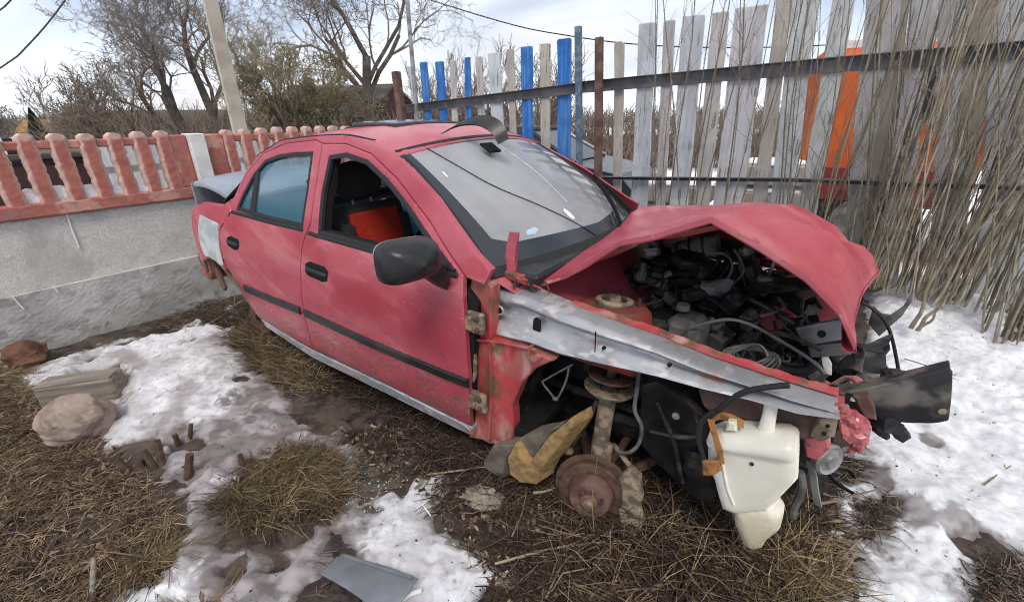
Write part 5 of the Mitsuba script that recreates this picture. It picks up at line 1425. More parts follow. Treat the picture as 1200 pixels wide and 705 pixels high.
for i, (p, s) in enumerate(zip(pts_l, spec_l)):
    R = basis(er.normal(size=3) * 0.3 + [0, 0, 1], er.normal(size=3))
    add('engine_fitting', [box(p, s[:3], 0.012, R), lathe([(0.001, 0.03), (0.016, 0.028), (0.020, 0.0), (0.020, -0.03)], np.array(p) + R @ np.array([0.02, 0, s[2] / 2]), R[:, 2], 12), box(np.array(p) + R @ np.array([-s[0] / 3, 0, s[2] / 2]), (s[0] / 3, s[1] * 1.1, 0.014), 0.003, R)], s[3], CAR, smooth=False)
add('battery_tray', box(np.array([(-.011,-.340,.697)][0]) + [0, 0, -0.06], (0.10, 0.16, 0.20), 0.02), 'engine_black', CAR, smooth=False)
add('reservoir', [box(np.array([(.088,-.340,.715)][0]) + [0, 0, -0.07], (0.13, 0.15, 0.22), 0.035, rot([0, 0, 1], -10)), lathe([(0.001, 0.02), (0.024, 0.02), (0.026, 0)], np.array([(.062,-.340,.771)][0]), (0, 0, 1), 16)], 'hose_grey', CAR, smooth=30)
# radiator fan grid
rf = np.array([(.207,.220,.825)][0])
fanR = rot([0, 0, 1], 8) @ rot([0, 1, 0], -24)
shroud = add('radiator', xform(box((0, 0.02, -0.12), (0.05, 0.50, 0.36), 0.012), fanR, rf), 'engine_black', CAR, smooth=False)
for k in range(11):
    add('shroud_rib', xform(box((-0.032, -0.18 + 0.032 * k, -0.05), (0.012, 0.011, 0.20), 0.003), fanR, rf), 'engine_grey' if k % 2 else 'hose_grey', shroud, smooth=False)
add('radiator_cap', xform(lathe([(0.001, 0.03), (0.025, 0.03), (0.028, 0.0)], (0, -0.1, 0.07), (0, 0, 1), 16), fanR, rf), 'grey_metal', shroud)
add('support_strap', box([(.295,.100,.846)][0], (0.014, 0.02, 0.12), 0.003, rot([0, 1, 0], 8)), 'grey_metal', CAR, smooth=False)
add('relay', box([(.284,.000,.829)][0], (0.055, 0.03, 0.024), 0.006), 'grey_metal', CAR, smooth=False)
# twisted front crossmembers
def bar(pts, w, h, m, name, **kw):
    a, b = np.array(pts[0]), np.array(pts[1])
    return add(name, box((a + b) / 2, (w, h, np.linalg.norm(b - a)), 0.006, basis(b - a, (0, 1, 0.2))), m, CAR, smooth=False, **kw)
bar([(.310,.100,.785), (.465,.100,.823)], 0.03, 0.04, 'engine_grey', 'crossmember')
bar([(.382,.000,.763), (.478,.000,.849)], 0.035, 0.045, 'rust_brown', 'crossmember')
bar([(.435,-.250,.724), (.571,-.250,.796)], 0.02, 0.075, 'grey_metal', 'front_bracket', label='grey front bracket with a hole')
add('bracket_hole', lathe([(0.0005, 0.003), (0.012, 0.003), (0.012, -0.004)], np.array([(.492,-.300,.770)][0]) + [0, 0.0, 0.0], (0.2, -1, 0.2), 14), 'trim_dark', CAR)
bar([(.476,-.220,.665), (.583,-.220,.710)], 0.02, 0.05, 'engine_grey', 'front_bracket')
add('bent_panel', solid(sg.Polygon([(p[0], p[2]) for p in [(.292,-.050,.682), (.300,-.050,.758), (.352,-.050,.787), (.411,-.050,.762), (.418,-.050,.699), (.349,-.050,.652)]]), lambda p, d: np.stack([p[:, 0], -0.05 + d + 0.05 * np.sin(p[:, 0] * 14), p[:, 1]], 1), 0.008, 0.03, 0.002), 'bay_paint', CAR)
add('radiator_support', solid(sg.Polygon([(p[0], p[2]) for p in [(.349,.000,.631), (.438,.000,.699), (.536,.000,.695), (.620,.000,.617), (.634,-.000,.502), (.554,.000,.426), (.433,-.000,.433)]]), lambda p, d: np.stack([p[:, 0] + 0.02 * np.sin(p[:, 1] * 31), 0.02 + d + 0.05 * np.sin(p[:, 0] * 19 + p[:, 1] * 11), p[:, 1]], 1), 0.01, 0.03, 0.002), 'engine_black', CAR)
for pts, w in (([(.157,-.120,.691), (.197,-.120,.759), (.253,-.120,.814), (.346,-.120,.850), (.444,-.120,.883)], 0.05), ([(.188,-.080,.617), (.264,-.080,.724), (.355,-.080,.788), (.429,-.080,.763)], 0.06), ([(-.224,.150,.762), (-.113,.150,.856), (.029,.150,.913), (.170,.150,.899)], 0.04)):
    add('air_duct', ribbon(spline(pts, 6), (0.1, 0.8, 0.6), w, 0.014), 'engine_black', CAR)
# hoses, cables and loops of wire
def cable(pts, r, m='rubber', name='hose', n=7, **kw):
    return add(name, tube(spline(pts, 8), r, n), m, CAR, **kw)
cable([(.073,-.050,.914), (.120,-.050,.922), (.159,-.050,.899), (.166,-.050,.854), (.152,-.050,.808), (.143,-.050,.783)], 0.0055, 'hose_grey', 'cable')
cable([(.157,-.020,.937), (.189,-.020,.896), (.206,-.020,.853), (.185,-.020,.805), (.157,-.020,.781)], 0.0055, 'hose_grey', 'cable')
cable([(.069,-.420,.691), (.105,-.420,.732), (.147,-.420,.763), (.205,-.420,.794), (.250,-.420,.805), (.305,-.420,.798), (.358,-.420,.778), (.419,-.420,.753), (.462,-.420,.733), (.496,-.420,.713), (.521,-.420,.691)], 0.0055, 'hose_grey', 'cable', label='thin grey cable arching over the engine bay')
cable([(.341,-.380,.702), (.364,-.380,.673), (.397,-.380,.657), (.441,-.380,.656), (.476,-.380,.670), (.496,-.380,.699)], 0.017, 'rubber', 'hose', label='thick black hose by the silver rail')
for k in range(5):
    c = np.array([(.313,-.440,.686)][0])
    a = np.linspace(0, 2 * np.pi, 26)
    q = c + np.stack([(0.085 - 0.009 * k) * np.cos(a), 0.035 * np.sin(a) * (1 - 0.1 * k), 0.028 * np.sin(a + 0.4) + 0.007 * np.sin(3 * a + k) + 0.004 * k], 1)
    add('wire_loop', tube(q, 0.0042, 6), 'hose_grey' if k % 2 else 'engine_grey', CAR)
cable([(.252,-.400,.701), (.266,-.400,.682), (.285,-.400,.661), (.294,-.400,.703), (.312,-.400,.689), (.332,-.400,.663)], 0.004, 'engine_grey', 'cable')
# the loom: a tangle of dark hoses
tr = np.random.default_rng(77)
for k in range(110):
    c = np.array([tr.uniform(-0.30, 0.50), tr.uniform(-0.38, 0.42), 0.0])
    c[2] = tr.uniform(0.62, 0.83) - 0.22 * max(0, -c[1] - 0.1) + 0.03
    if c[0] > 0.38: c[2] -= 0.06
    d = tr.normal(size=3) * [1, 1, 0.35]; d /= np.linalg.norm(d)
    L = tr.uniform(0.08, 0.24)
    w = tr.normal(size=3) * L * 0.3
    q = spline([c - d * L / 2, c - d * L / 6 + w * [1, 1, .5], c + d * L / 6 + w * 0.6 * [1, 1, .6], c + d * L / 2 - w * 0.2], 5)
    q[:, 2] = np.minimum(q[:, 2], 0.86)
    add('hose', tube(q, tr.choice([0.004, 0.006, 0.009, 0.013]), 6), ['rubber', 'engine_black', 'hose_grey', 'rubber', 'engine_black', 'engine_grey'][k % 6], CAR)
for k in range(48):
    c = np.array([tr.uniform(-0.32, 0.48), tr.uniform(-0.34, 0.38), 0.0])
    c[2] = tr.uniform(0.58, 0.74) - 0.2 * max(0, -c[1] - 0.1)
    R = basis(tr.normal(size=3) * 0.4 + [0, 0, 1], tr.normal(size=3))
    s = tr.uniform(0.03, 0.09, 3)
    ms = [box(c, s, 0.008, R), box(c + R @ [s[0] * 0.3, 0, s[2] / 2], (s[0] * 0.4, s[1] * 1.15, 0.012), 0.003, R), lathe([(0.001, 0.02), (0.011, 0.02), (0.014, 0.0)], c + R @ [-s[0] * 0.2, 0, s[2] / 2], R[:, 2], 10)]
    add('engine_fitting', ms, ['engine_black', 'engine_grey', 'engine_black', 'grey_metal', 'hose_grey', 'rust', 'engine_black'][k % 7], CAR, smooth=False)
add('bay_floor', box((0.06, 0.0, 0.34), (1.0, 0.9, 0.04), 0.01), 'engine_black', CAR)
add('subframe', [box((0.0, 0, 0.24), (0.28, 0.9, 0.10), 0.03), box((0.5, 0, 0.30), (0.10, 1.0, 0.10), 0.03)], 'engine_black', CAR)
add('cable_to_bottle', tube(spline([(.247,-.735,.516), (.236,-.735,.559), (.241,-.735,.595), (.273,-.735,.645), (.302,-.735,.697), (.336,-.735,.738), (.382,-.735,.768), (.426,-.735,.790)], 7), 0.0085, 8), 'rubber', CAR, label='black hose draped over the end of the silver rail')

for q_ in ([(.070,-.575,.506), (.149,-.575,.355), (.199,-.575,.204)], [(.181,-.575,.576), (.230,-.575,.429), (.266,-.575,.261)], [(.061,-.575,.372), (.173,-.575,.396), (.290,-.575,.457)]):
    add('guard_rib', tube(spline(q_, 5), 0.009, 6), 'dirty_plastic', CAR)
add('guard_box', box(np.array([(.250,-.600,.329)][0]), (0.10, 0.05, 0.10), 0.015, rot([0, 1, 0], 8)), 'engine_black', CAR)
# nose of the near side: beam under the rail, red scraps, horn
bm = add('front_beam', solid(sg.Polygon([(p[0], p[2]) for p in [(.195,-.640,.641), (.347,-.640,.665), (.469,-.640,.669), (.550,-.640,.680), (.552,-.640,.621), (.498,-.640,.587), (.419,-.640,.567), (.322,-.640,.558), (.238,-.640,.578)]]), lambda p, d: np.stack([p[:, 0], -0.64 + d + 0.015 * np.sin(p[:, 1] * 60), p[:, 1]], 1), 0.09, 0.03, 0.012), 'rust_brown', CAR, label='rusty brown beam below the silver rail')
add('end_bracket', solid(sg.Polygon([(p[0], p[2]) for p in [(.517,-.670,.677), (.551,-.670,.702), (.556,-.670,.638), (.532,-.670,.610), (.507,-.670,.616)]]), lambda p, d: np.stack([p[:, 0], -0.67 + d, p[:, 1]], 1), 0.05, 0.03, 0.004), 'muddy_metal', bm)
for p in [(.534,-.675,.668), (.532,-.675,.642)]:
    add('hole', lathe([(0.0005, 0.002), (0.005, 0.002), (0.005, -0.003)], p, (0, -1, 0), 10), 'trim_dark', bm)
add('red_scrap', solid(sg.Polygon([(p[0], p[2]) for p in [(.496,-.600,.559), (.546,-.600,.603), (.567,-.600,.546), (.547,-.600,.496), (.517,-.600,.496)]]), lambda p, d: np.stack([p[:, 0], -0.60 + d, p[:, 1]], 1), 0.10, 0.03, 0.008), 'red_paint', CAR)
for pts, y in (([(.569,-.500,.601), (.615,-.500,.615), (.654,-.500,.589), (.661,-.500,.537), (.631,-.500,.510), (.594,-.500,.537)], -0.50), ([(.471,-.620,.729), (.514,-.620,.712), (.563,-.620,.709), (.566,-.620,.677), (.516,-.620,.679), (.467,-.620,.699)], -0.62), ([(.617,-.460,.558), (.662,-.460,.559), (.664,-.460,.483), (.636,-.460,.457)], -0.46)):
    add('crumpled_metal', solid(sg.Polygon([(p[0], p[2]) for p in pts]), lambda p, d, y=y: np.stack([p[:, 0], y + d + 0.06 * (nfbm(np.stack([p[:, 0] * 36, p[:, 1] * 36, 0 * d + y * 9], -1), 3, 5) - 0.5), p[:, 1]], 1), 0.05, 0.012, 0.008), 'red_paint', CAR, smooth=18, label=None)
add('rail_tip', blob(np.array([(.548,-.670,.722)][0]), (0.045, 0.04, 0.035), 4, 0.5, 3, 3), 'bay_paint', CAR)
hc = np.array([(.571,-.560,.490)][0])
hn_ = add('horn', lathe([(0.001, 0.02), (0.018, 0.02), (0.022, 0.012), (0.036, 0.008), (0.045, 0.014), (0.05, 0.006), (0.046, -0.014), (0.03, -0.03), (0.001, -0.034)], hc, (0.75, -0.6, 0.1), 36), 'grey_metal', CAR, label='round grey horn')
add('hanging_tube', tube(spline([(.517,-.580,.428), (.532,-.580,.382), (.535,-.580,.335), (.530,-.580,.289), (.534,-.580,.248)], 7), 0.011, 8), 'hose_grey', CAR)
add('hanging_strap', ribbon(spline([(.535,-.550,.454), (.553,-.550,.410), (.568,-.550,.363), (.589,-.550,.305)], 6), (0.8, -0.3, 0.1), 0.02, 0.006), 'grey_metal', CAR, smooth=False)
add('hanging_strap', ribbon(spline([(.588,-.450,.376), (.628,-.450,.337), (.677,-.450,.318)], 6), (0.3, -0.3, 0.8), 0.012, 0.005), 'trim_dark', CAR, smooth=False)
# black bumper end, inner liner, tongue
bp = np.array([(.586,-.360,.615), (.659,-.360,.661), (.731,-.360,.705), (.799,-.360,.746), (.820,-.360,.665), (.841,-.360,.578), (.762,-.360,.540), (.690,-.360,.534), (.638,-.360,.574)])
bmp = add('bumper_end', solid(sg.Polygon([(p[0], p[2]) for p in bp]).buffer(-0.006).buffer(0.006), lambda p, d: np.stack([p[:, 0] + 0.02 * p[:, 1], -0.36 + d + 0.22 * np.maximum(p[:, 0] - 0.60, 0) + 0.30 * np.abs(p[:, 1] - 0.63) ** 1.5 + 0.006 * np.sin(p[:, 0] * 60), p[:, 1]], 1), 0.012, 0.025, 0.004), 'dirty_plastic', CAR, label='broken black bumper end with grime, jutting over the snow')
lipm = bp[[0, 1, 2, 3]]
def bump_pt(p): return np.array([p[0] + 0.02 * p[2], -0.36 + 0.22 * max(p[0] - 0.60, 0) + 0.30 * abs(p[2] - 0.63) ** 1.5, p[2]])
add('bumper_lip', ribbon(spline([bump_pt(p) + [0, 0.035, -0.004] for p in lipm], 6), (0.15, 1, -0.1), 0.08, 0.008), 'dirty_plastic', bmp)
add('bumper_bolt', lathe([(0.001, 0.006), (0.010, 0.005), (0.012, 0)], bump_pt(np.array([(.814,-.360,.612)][0])) + [0, -0.002, 0], (0.1, -1, 0), 12), 'muddy_metal', bmp)
add('bumper_bracket', solid(sg.Polygon([(p[0], p[2]) for p in [(.607,-.400,.624), (.640,-.400,.643), (.665,-.400,.609), (.680,-.400,.565), (.652,-.400,.560), (.628,-.400,.588)]]), lambda p, d: np.stack([p[:, 0], -0.395 + d, p[:, 1]], 1), 0.03, 0.03, 0.006), 'rust_brown', bmp)
for pts in ([(.703,-.300,.479), (.726,-.300,.473), (.748,-.300,.455), (.742,-.300,.442), (.719,-.300,.449), (.698,-.300,.463)], [(.738,-.280,.482), (.778,-.280,.496), (.795,-.280,.477), (.781,-.280,.449), (.757,-.280,.459)]):
    add('bumper_tab', solid(sg.Polygon([(p[0], p[2]) for p in pts]), lambda p, d: np.stack([p[:, 0], -0.29 + d, p[:, 1]], 1), 0.03, 0.03, 0.006), 'dirty_plastic', bmp)
ln = [(.608,.050,.498), (.616,.050,.570), (.641,.050,.623), (.678,.050,.662), (.718,.050,.691), (.720,.050,.617), (.737,.050,.556), (.778,.050,.522), (.733,.050,.479), (.671,.050,.453)]
add('inner_liner', solid(sg.Polygon([(p[0], p[2]) for p in ln]), lambda p, d: np.stack([p[:, 0], 0.05 + d - 0.8 * (p[:, 0] - 0.78) ** 2 * 3 + 0.015 * np.sin(p[:, 1] * 45), p[:, 1]], 1), 0.008, 0.025, 0.002), 'dirty_plastic', CAR, label='torn grey black inner wing liner')
add('liner_tongue', solid(sg.Polygon([(p[0], p[2]) for p in [(.675,.250,.631), (.673,.250,.707), (.702,.250,.691), (.728,.250,.694), (.756,.250,.741), (.769,.250,.808), (.775,.250,.767), (.761,.250,.698), (.737,.250,.647), (.717,.250,.595)]]), lambda p, d: np.stack([p[:, 0], 0.25 + d + 0.03 * np.sin(p[:, 0] * 23), p[:, 1]], 1), 0.01, 0.025, 0.003), 'hose_grey', CAR, label='grey plastic tongue pointing over the snow')
add('liner_fold', ribbon(spline([(.591,.000,.571), (.638,.000,.541), (.684,.000,.512), (.707,.000,.490)], 5), (0.2, 0.8, 0.5), 0.05, 0.01), 'dirty_plastic', CAR)
cable([(.611,.080,.775), (.640,.080,.761), (.680,.080,.732), (.714,.080,.688), (.747,.080,.618), (.781,.080,.533)], 0.006, 'rubber', 'cable', label='black cable looping down beside the liner')
add('cable_clump', blob(np.array([(.766,.000,.555)][0]), (0.09, 0.05, 0.03), 6, 0.5, 3, 3), 'engine_black', CAR, smooth=False)
add('lamp_shard', solid(sg.Polygon([(p[0], p[2]) for p in [(.511,-.220,.666), (.532,-.220,.659), (.551,-.220,.631), (.559,-.220,.592), (.542,-.220,.593), (.526,-.220,.622)]]), lambda p, d: np.stack([p[:, 0], -0.22 + d, p[:, 1]], 1), 0.012, 0.02, 0.002), 'white_paint', CAR, label='white lamp shard')
for k in range(22):
    c = np.array([tr.uniform(0.52, 0.72), tr.uniform(-0.45, 0.3), tr.uniform(0.35, 0.66)])
    R = basis(tr.normal(size=3), tr.normal(size=3))
    s = np.array([tr.uniform(0.06, 0.16), tr.uniform(0.03, 0.08), 0.010])
    q = np.array([[-.5, -.4], [.5, -.5], [.42, .1], [.5, .5], [-.3, .4], [-.45, .1]]) * s[:2]
    add('broken_piece', xform(solid(sg.Polygon(q), lambda p, d: np.stack([p[:, 0], p[:, 1], 0.02 * np.sin(p[:, 0] * 50) - d], 1), 0.008, 0.03, 0.002), R, c), ['dirty_plastic', 'engine_black', 'engine_grey', 'bay_paint', 'dirty_plastic'][k % 5], CAR, smooth=False)

# ------------------------------------------------------------------ things lying about
WB = thing('washer_bottle', 'milky white washer bottle hanging below the end of the silver rail', 'washer bottle')
bt = [(p[0], p[2]) for p in [(.262,-.720,.541), (.301,-.720,.583), (.395,-.720,.614), (.455,-.720,.632), (.478,-.720,.626), (.490,-.720,.574), (.502,-.720,.508), (.470,-.720,.408), (.457,-.720,.373), (.379,-.720,.311), (.342,-.720,.310), (.323,-.720,.352), (.302,-.720,.409), (.280,-.720,.442)]]
lowb = [(p[0], p[2]) for p in [(.376,-.720,.324), (.460,-.720,.395), (.489,-.720,.363), (.491,-.720,.310), (.470,-.720,.257), (.465,-.720,.224), (.450,-.720,.203), (.427,-.720,.198), (.413,-.720,.222), (.389,-.720,.267)]]
def bottle_fn(y0, dep, ridge):
    def fn(p, d):
        e = shapely.distance(shapely.points(p[:, 0], p[:, 1]), BG.exterior)
        bulge = 0.035 * np.sqrt(np.clip(1 - (1 - np.clip(e / 0.035, 0, 1)) ** 2, 0, 1))
        crease = ridge * 0.016 * sstep(-0.01, 0.01, p[:, 1] - (0.553 + 0.25 * (p[:, 0] - 0.36)))
        far_ = d > dep * 0.5
        y = np.where(far_, y0 + dep - 0.03 + bulge * 0.8, y0 + 0.035 - bulge - crease)
        return np.stack([p[:, 0], y, p[:, 1]], 1)
    return fn
BG = sg.Polygon(bt).buffer(-0.012).buffer(0.012)
add('bottle', solid(BG, bottle_fn(-0.755, 0.12, 1), 0.12, 0.012, 0.004), 'bottle', WB, smooth=50)
BG = sg.Polygon(lowb).buffer(0.010).buffer(-0.003)
add('sump', solid(BG, bottle_fn(-0.745, 0.10, 0), 0.10, 0.012, 0.004), 'bottle_dirty', WB, smooth=50, label='dirty yellowed bottom of the bottle')
nk = [(.405,-.700,.590), (.402,-.700,.630), (.401,-.700,.670), (.398,-.700,.706)]
add('filler_neck', [tube(nk, [0.024, 0.019, 0.017, 0.017], 16), lathe([(0.017, -0.006), (0.020, -0.004), (0.020, 0.006), (0.016, 0.008), (0.001, 0.008)], nk[-1], np.array(nk[-1]) - np.array(nk[-2]), 18)], 'bottle', WB)
add('seam', tube(spline([(.295,-.757,.573), (.316,-.757,.502), (.343,-.757,.419), (.371,-.757,.362)], 5), 0.0035, 6), 'bottle', WB)
add('bolt', lathe([(0.001, 0.004), (0.005, 0.003), (0.006, 0)], np.array([(.389,-.758,.530)][0]), (0, -1, 0), 10), 'engine_black', WB)
add('lug', solid(sg.Polygon([(p[0], p[2]) for p in [(.307,-.745,.597), (.308,-.745,.631), (.327,-.745,.636), (.335,-.745,.607)]]), lambda p, d: np.stack([p[:, 0], -0.745 + d, p[:, 1]], 1), 0.02, 0.02, 0.004), 'bottle_dirty', WB)
rb = thing('rusty_bracket', 'orange rusty bracket hanging at the left of the white washer bottle', 'bracket')
add('strap', ribbon(spline([(.268,-.775,.639), (.286,-.775,.593), (.305,-.775,.547), (.316,-.775,.509)], 6), (1, 0, 0.1), 0.017, 0.005), 'rust_orange', rb, smooth=False)
add('foot', solid(sg.Polygon([(p[0], p[2]) for p in [(.265,-.775,.490), (.311,-.775,.523), (.320,-.775,.480), (.303,-.775,.458), (.276,-.775,.447)]]), lambda p, d: np.stack([p[:, 0], -0.775 + d + 0.01 * np.sin(p[:, 0] * 60), p[:, 1]], 1), 0.012, 0.015, 0.003), 'rust_orange', rb, smooth=False)
add('cross_strap', ribbon(spline([(.260,-.720,.600), (.287,-.720,.626), (.316,-.720,.629), (.348,-.720,.622)], 6), (0, 0.4, 1), 0.022, 0.006), 'rust_orange', rb, smooth=False)
add('cable_tie', tube(spline([(.269,-.765,.662), (.244,-.765,.616), (.243,-.765,.560), (.259,-.765,.517), (.273,-.765,.486)], 6), 0.008, 8), 'rubber', rb)

fb = thing('foam_block', 'broken yellow and grey foam block lying under the red front pillar', 'foam block')
def slab(poly, y, th, m, name, parent, wav=0.012, label=None):
    return add(name, solid(sg.Polygon([(p[0], p[-1]) for p in poly]), lambda p, d: np.stack([p[:, 0] + 0.3 * d, y + d + wav * (nfbm(np.stack([p[:, 0] * 25, p[:, 1] * 25, 0 * d], -1), 3, 5) - 0.5), p[:, 1]], 1), th, 0.018, 0.006), m, parent, smooth=35, label=label)
slab([(-.423,-.800,.173), (-.385,-.800,.267), (-.326,-.800,.196), (-.291,-.800,.193), (-.290,-.800,.108), (-.362,-.800,.077), (-.416,-.800,.092)], -0.80, 0.10, 'foam_yellow', 'lower_piece', fb)
slab([(-.332,-.790,.181), (-.241,-.790,.359), (-.156,-.790,.478), (-.145,-.790,.444), (-.214,-.790,.298), (-.270,-.790,.187), (-.300,-.790,.103)], -0.79, 0.10, 'foam_yellow', 'upright_piece', fb)
slab([(-.552,-.800,.080), (-.494,-.800,.203), (-.389,-.800,.257), (-.431,-.800,.159), (-.451,-.800,.050), (-.540,-.800,.058)], -0.80, 0.12, 'foam_grey', 'grey_piece', fb, label='dirty grey end of the block')
slab([(-.418,-.770,.226), (-.369,-.770,.287), (-.263,-.770,.355), (-.182,-.770,.447), (-.252,-.770,.333), (-.337,-.770,.172)], -0.77, 0.10, 'foam_grey', 'grey_top', fb)
rgc = np.array([(-.468,-.906,.030)][0])
add('rag', blob(rgc, (0.15, 0.10, 0.055), 17, 0.7, 3.2, 4, rot([0, 0, 1], 20)), 'rag', smooth=25, label='crumpled pale rag on the mud left of the brake disc', cat='rag')
gp = [(p[0], p[1]) for p in [(-.695,-1.476,.050), (-.704,-1.425,.050), (-.715,-1.380,.050), (-.674,-1.372,.050), (-.598,-1.362,.050), (-.504,-1.342,.050), (-.397,-1.324,.050), (-.397,-1.375,.050), (-.405,-1.423,.050), (-.494,-1.452,.050), (-.560,-1.459,.050)]]
G_ = sg.Polygon(gp)
gcx, gcy = G_.centroid.x, G_.centroid.y
def gplast(p, d):
    t = (p[:, 0] - gcx) * 0.8 + (p[:, 1] - gcy) * 0.5
    w = (p[:, 0] - gcx) * -0.5 + (p[:, 1] - gcy) * 0.8
    return np.stack([p[:, 0], p[:, 1], 0.065 + 0.03 * np.cos(w * 16) + 0.10 * t - d], 1)
gk = thing('plastic_scrap', 'bent blue grey plastic body scrap lying at the bottom edge', 'plastic scrap')
add('shell', solid(G_, gplast, 0.006, 0.02, 0.002), 'grey_plastic', gk, smooth=35)
add('rib', tube(gplast(np.array([[p[0], p[1]] for p in [(-.686,-1.387,.050), (-.593,-1.373,.050), (-.491,-1.353,.050), (-.411,-1.333,.050)]]), np.full(4, -0.004)), 0.006, 6), 'grey_plastic', gk)
add('plastic_strip', ribbon(spline([(-.419,-1.382,.060), (-.408,-1.349,.060), (-.389,-1.324,.060)], 5), (0, 0.3, 1), 0.014, 0.005), 'white_paint', smooth=False, label='small pale plastic strip beside the blue grey scrap', cat='plastic strip')

b0, b1 = np.array([(-2.491,-1.824,.000)][0]), np.array([(-2.189,-1.638,.000)][0])
wB = np.linalg.norm(b1 - b0)
add('boulder', blob((b0 + b1) / 2 + [-0.05, 0.06, 0.085], (wB * 0.86, wB * 0.74, 0.27), 3, 0.20, 1.6, 5, rot([0, 0, 1], 35)), 'boulder', smooth=40, label='big rounded brown boulder at the edge of the snow on the left', cat='boulder')
b0, b1 = np.array([(-3.680,-1.729,.020)][0]), np.array([(-3.482,-1.561,.020)][0])
wB = np.linalg.norm(b1 - b0)
add('red_rock', blob((b0 + b1) / 2 + [0, 0, 0.05], (wB, wB * 0.7, 0.19), 9, 0.35, 1.8, 4, rot([0, 0, 1], 30)), 'red_stone', smooth=30, label='rough dark red rock at the foot of the concrete wall', cat='rock')
k0, k1 = np.array([(-2.822,-1.746,.050)][0]), np.array([(-2.611,-1.476,.050)][0])
dw = k1 - k0
RW = basis((0, 0, 1), dw)
tim = thing('timber_block', 'short weathered grey timber block behind the boulder', 'timber block')
add('block', [xform(trimesh.convex.convex_hull(np.vstack([box((0, 0, 0), (np.linalg.norm(dw), 0.14, 0.17), 0.012).vertices, [[np.linalg.norm(dw) * 0.52, 0.03, 0.0]]])), RW, (k0 + k1) / 2 + [-0.04, 0.05, 0.01])], 'old_wood', tim, smooth=False)
add('edge', xform(box((0, -0.03, 0.084), (np.linalg.norm(dw) * 0.97, 0.07, 0.012), 0.004), RW, (k0 + k1) / 2 + [-0.04, 0.05, 0.013]), 'old_wood', tim, smooth=False)

sr_ = np.random.default_rng(8)
labs = ['thick cut stump at the left of the little cluster of stumps', 'short cut stump in the middle of the little cluster', 'pair half of the right stumps in the cluster', 'tallest stump at the right of the cluster', 'single dark cut stump right of the cluster, in the snow', 'upper thin cut stump in the grey snow',
        'tiny pointed stump above the single dark one', 'lone cut stump near the grass tuft in the grey snow', 'stubby stump beside the cluster, leaning left']
for k, (b, h, r) in enumerate(zip([(-1.811,-1.635,.000), (-1.768,-1.606,.000), (-1.724,-1.577,.000), (-1.731,-1.558,.000), (-1.569,-1.532,.000), (-1.844,-1.453,.000), (-1.850,-1.415,.000), (-1.440,-1.359,-.000), (-1.817,-1.615,.000)], (.10, .08, .12, .15, .15, .10, .11, .09, .07), (.016, .014, .014, .015, .017, .012, .010, .011, .016))):
    b = np.array(b)
    d = np.array([sr_.normal() * 0.22 - 0.12, sr_.normal() * 0.2, 1.0])
    add('cut_stump', tube([b - d * 0.04, b + d * h * 0.5, b + d * h], [r * 1.15, r, r * 0.9], 7), 'stump_wood', smooth=False, label=labs[k], cat='stump', group='cut willow stumps on the left')
s0_, s1_ = np.array([(-1.258,-1.925,.000)][0]), np.array([(-1.328,-1.868,.120)][0])
add('stick', tube([s0_, (s0_ + s1_) / 2, s1_], [0.009, 0.008, 0.007], 8), 'old_wood', smooth=True, label='pale broken stick standing in the grass at the lower left', cat='stick')

# ------------------------------------------------------------------ dead grass, litter and twigs
def scatter(poly, n, seed):
    rg = np.random.default_rng(seed)
    x0, y0, x1, y1 = poly.bounds
    out = np.zeros((0, 2))
    while len(out) < n:
        p = rg.uniform((x0, y0), (x1, y1), (n * 3, 2))
        out = np.vstack([out, p[shapely.contains_xy(poly, p[:, 0], p[:, 1])]])
    return out[:n]


def straw(name, poly, n, cols, seed, label, L=(0.04, 0.15), r=(0.0010, 0.0021), lift=0.012, tilt=0.16, mound=0.0, along=None):
    """Dead straw lying criss-cross on the ground, in a loose layer."""
    rg = np.random.default_rng(seed)
    g = sg.Polygon(poly).buffer(0)
    p = scatter(g, n, seed)
    # thin the rim, so that the patch has no outline, and gather the straws into wisps
    e = shapely.distance(shapely.points(p[:, 0], p[:, 1]), g.exterior)
    wisp = nfbm(np.stack([p[:, 0] * 7, p[:, 1] * 7, 0 * e], -1), 3, seed)
    keep = (rg.random(n) < sstep(-0.01, 0.09, e)) & (rg.random(n) < sstep(0.30, 0.55, wisp) * 0.8 + 0.2)
    p, e, wisp = p[keep], e[keep], wisp[keep]; n = len(p)
    ang = rg.uniform(0, 2 * np.pi, n) if along is None else along + rg.normal(size=n) * 0.7
    ang = ang + 3.0 * (nfbm(np.stack([p[:, 0] * 4, p[:, 1] * 4, 0 * e + 3], -1), 2, seed + 1) - 0.5)
    ln = rg.uniform(L[0], L[1], n)
    z = ground_z(p[:, 0], p[:, 1]) + lift * rg.random(n) ** 1.5 * (0.5 + wisp) + mound * sstep(0.0, 0.18, e) * rg.random(n) + 0.002
    a = np.stack([p[:, 0], p[:, 1], z], 1)
    b = a + np.stack([np.cos(ang) * ln, np.sin(ang) * ln, np.abs(rg.normal(size=n)) * tilt * ln], 1)
    zb = ground_z(b[:, 0], b[:, 1]) + 0.002
    b[:, 2] = np.maximum(b[:, 2], zb)
    m = sticks(a, b, rg.uniform(r[0], r[1], n), 0.05, seed)
    add(name, m, 'vertex_rough', smooth=False, color=tone(n, 9, cols, seed), label=label, kind='stuff')


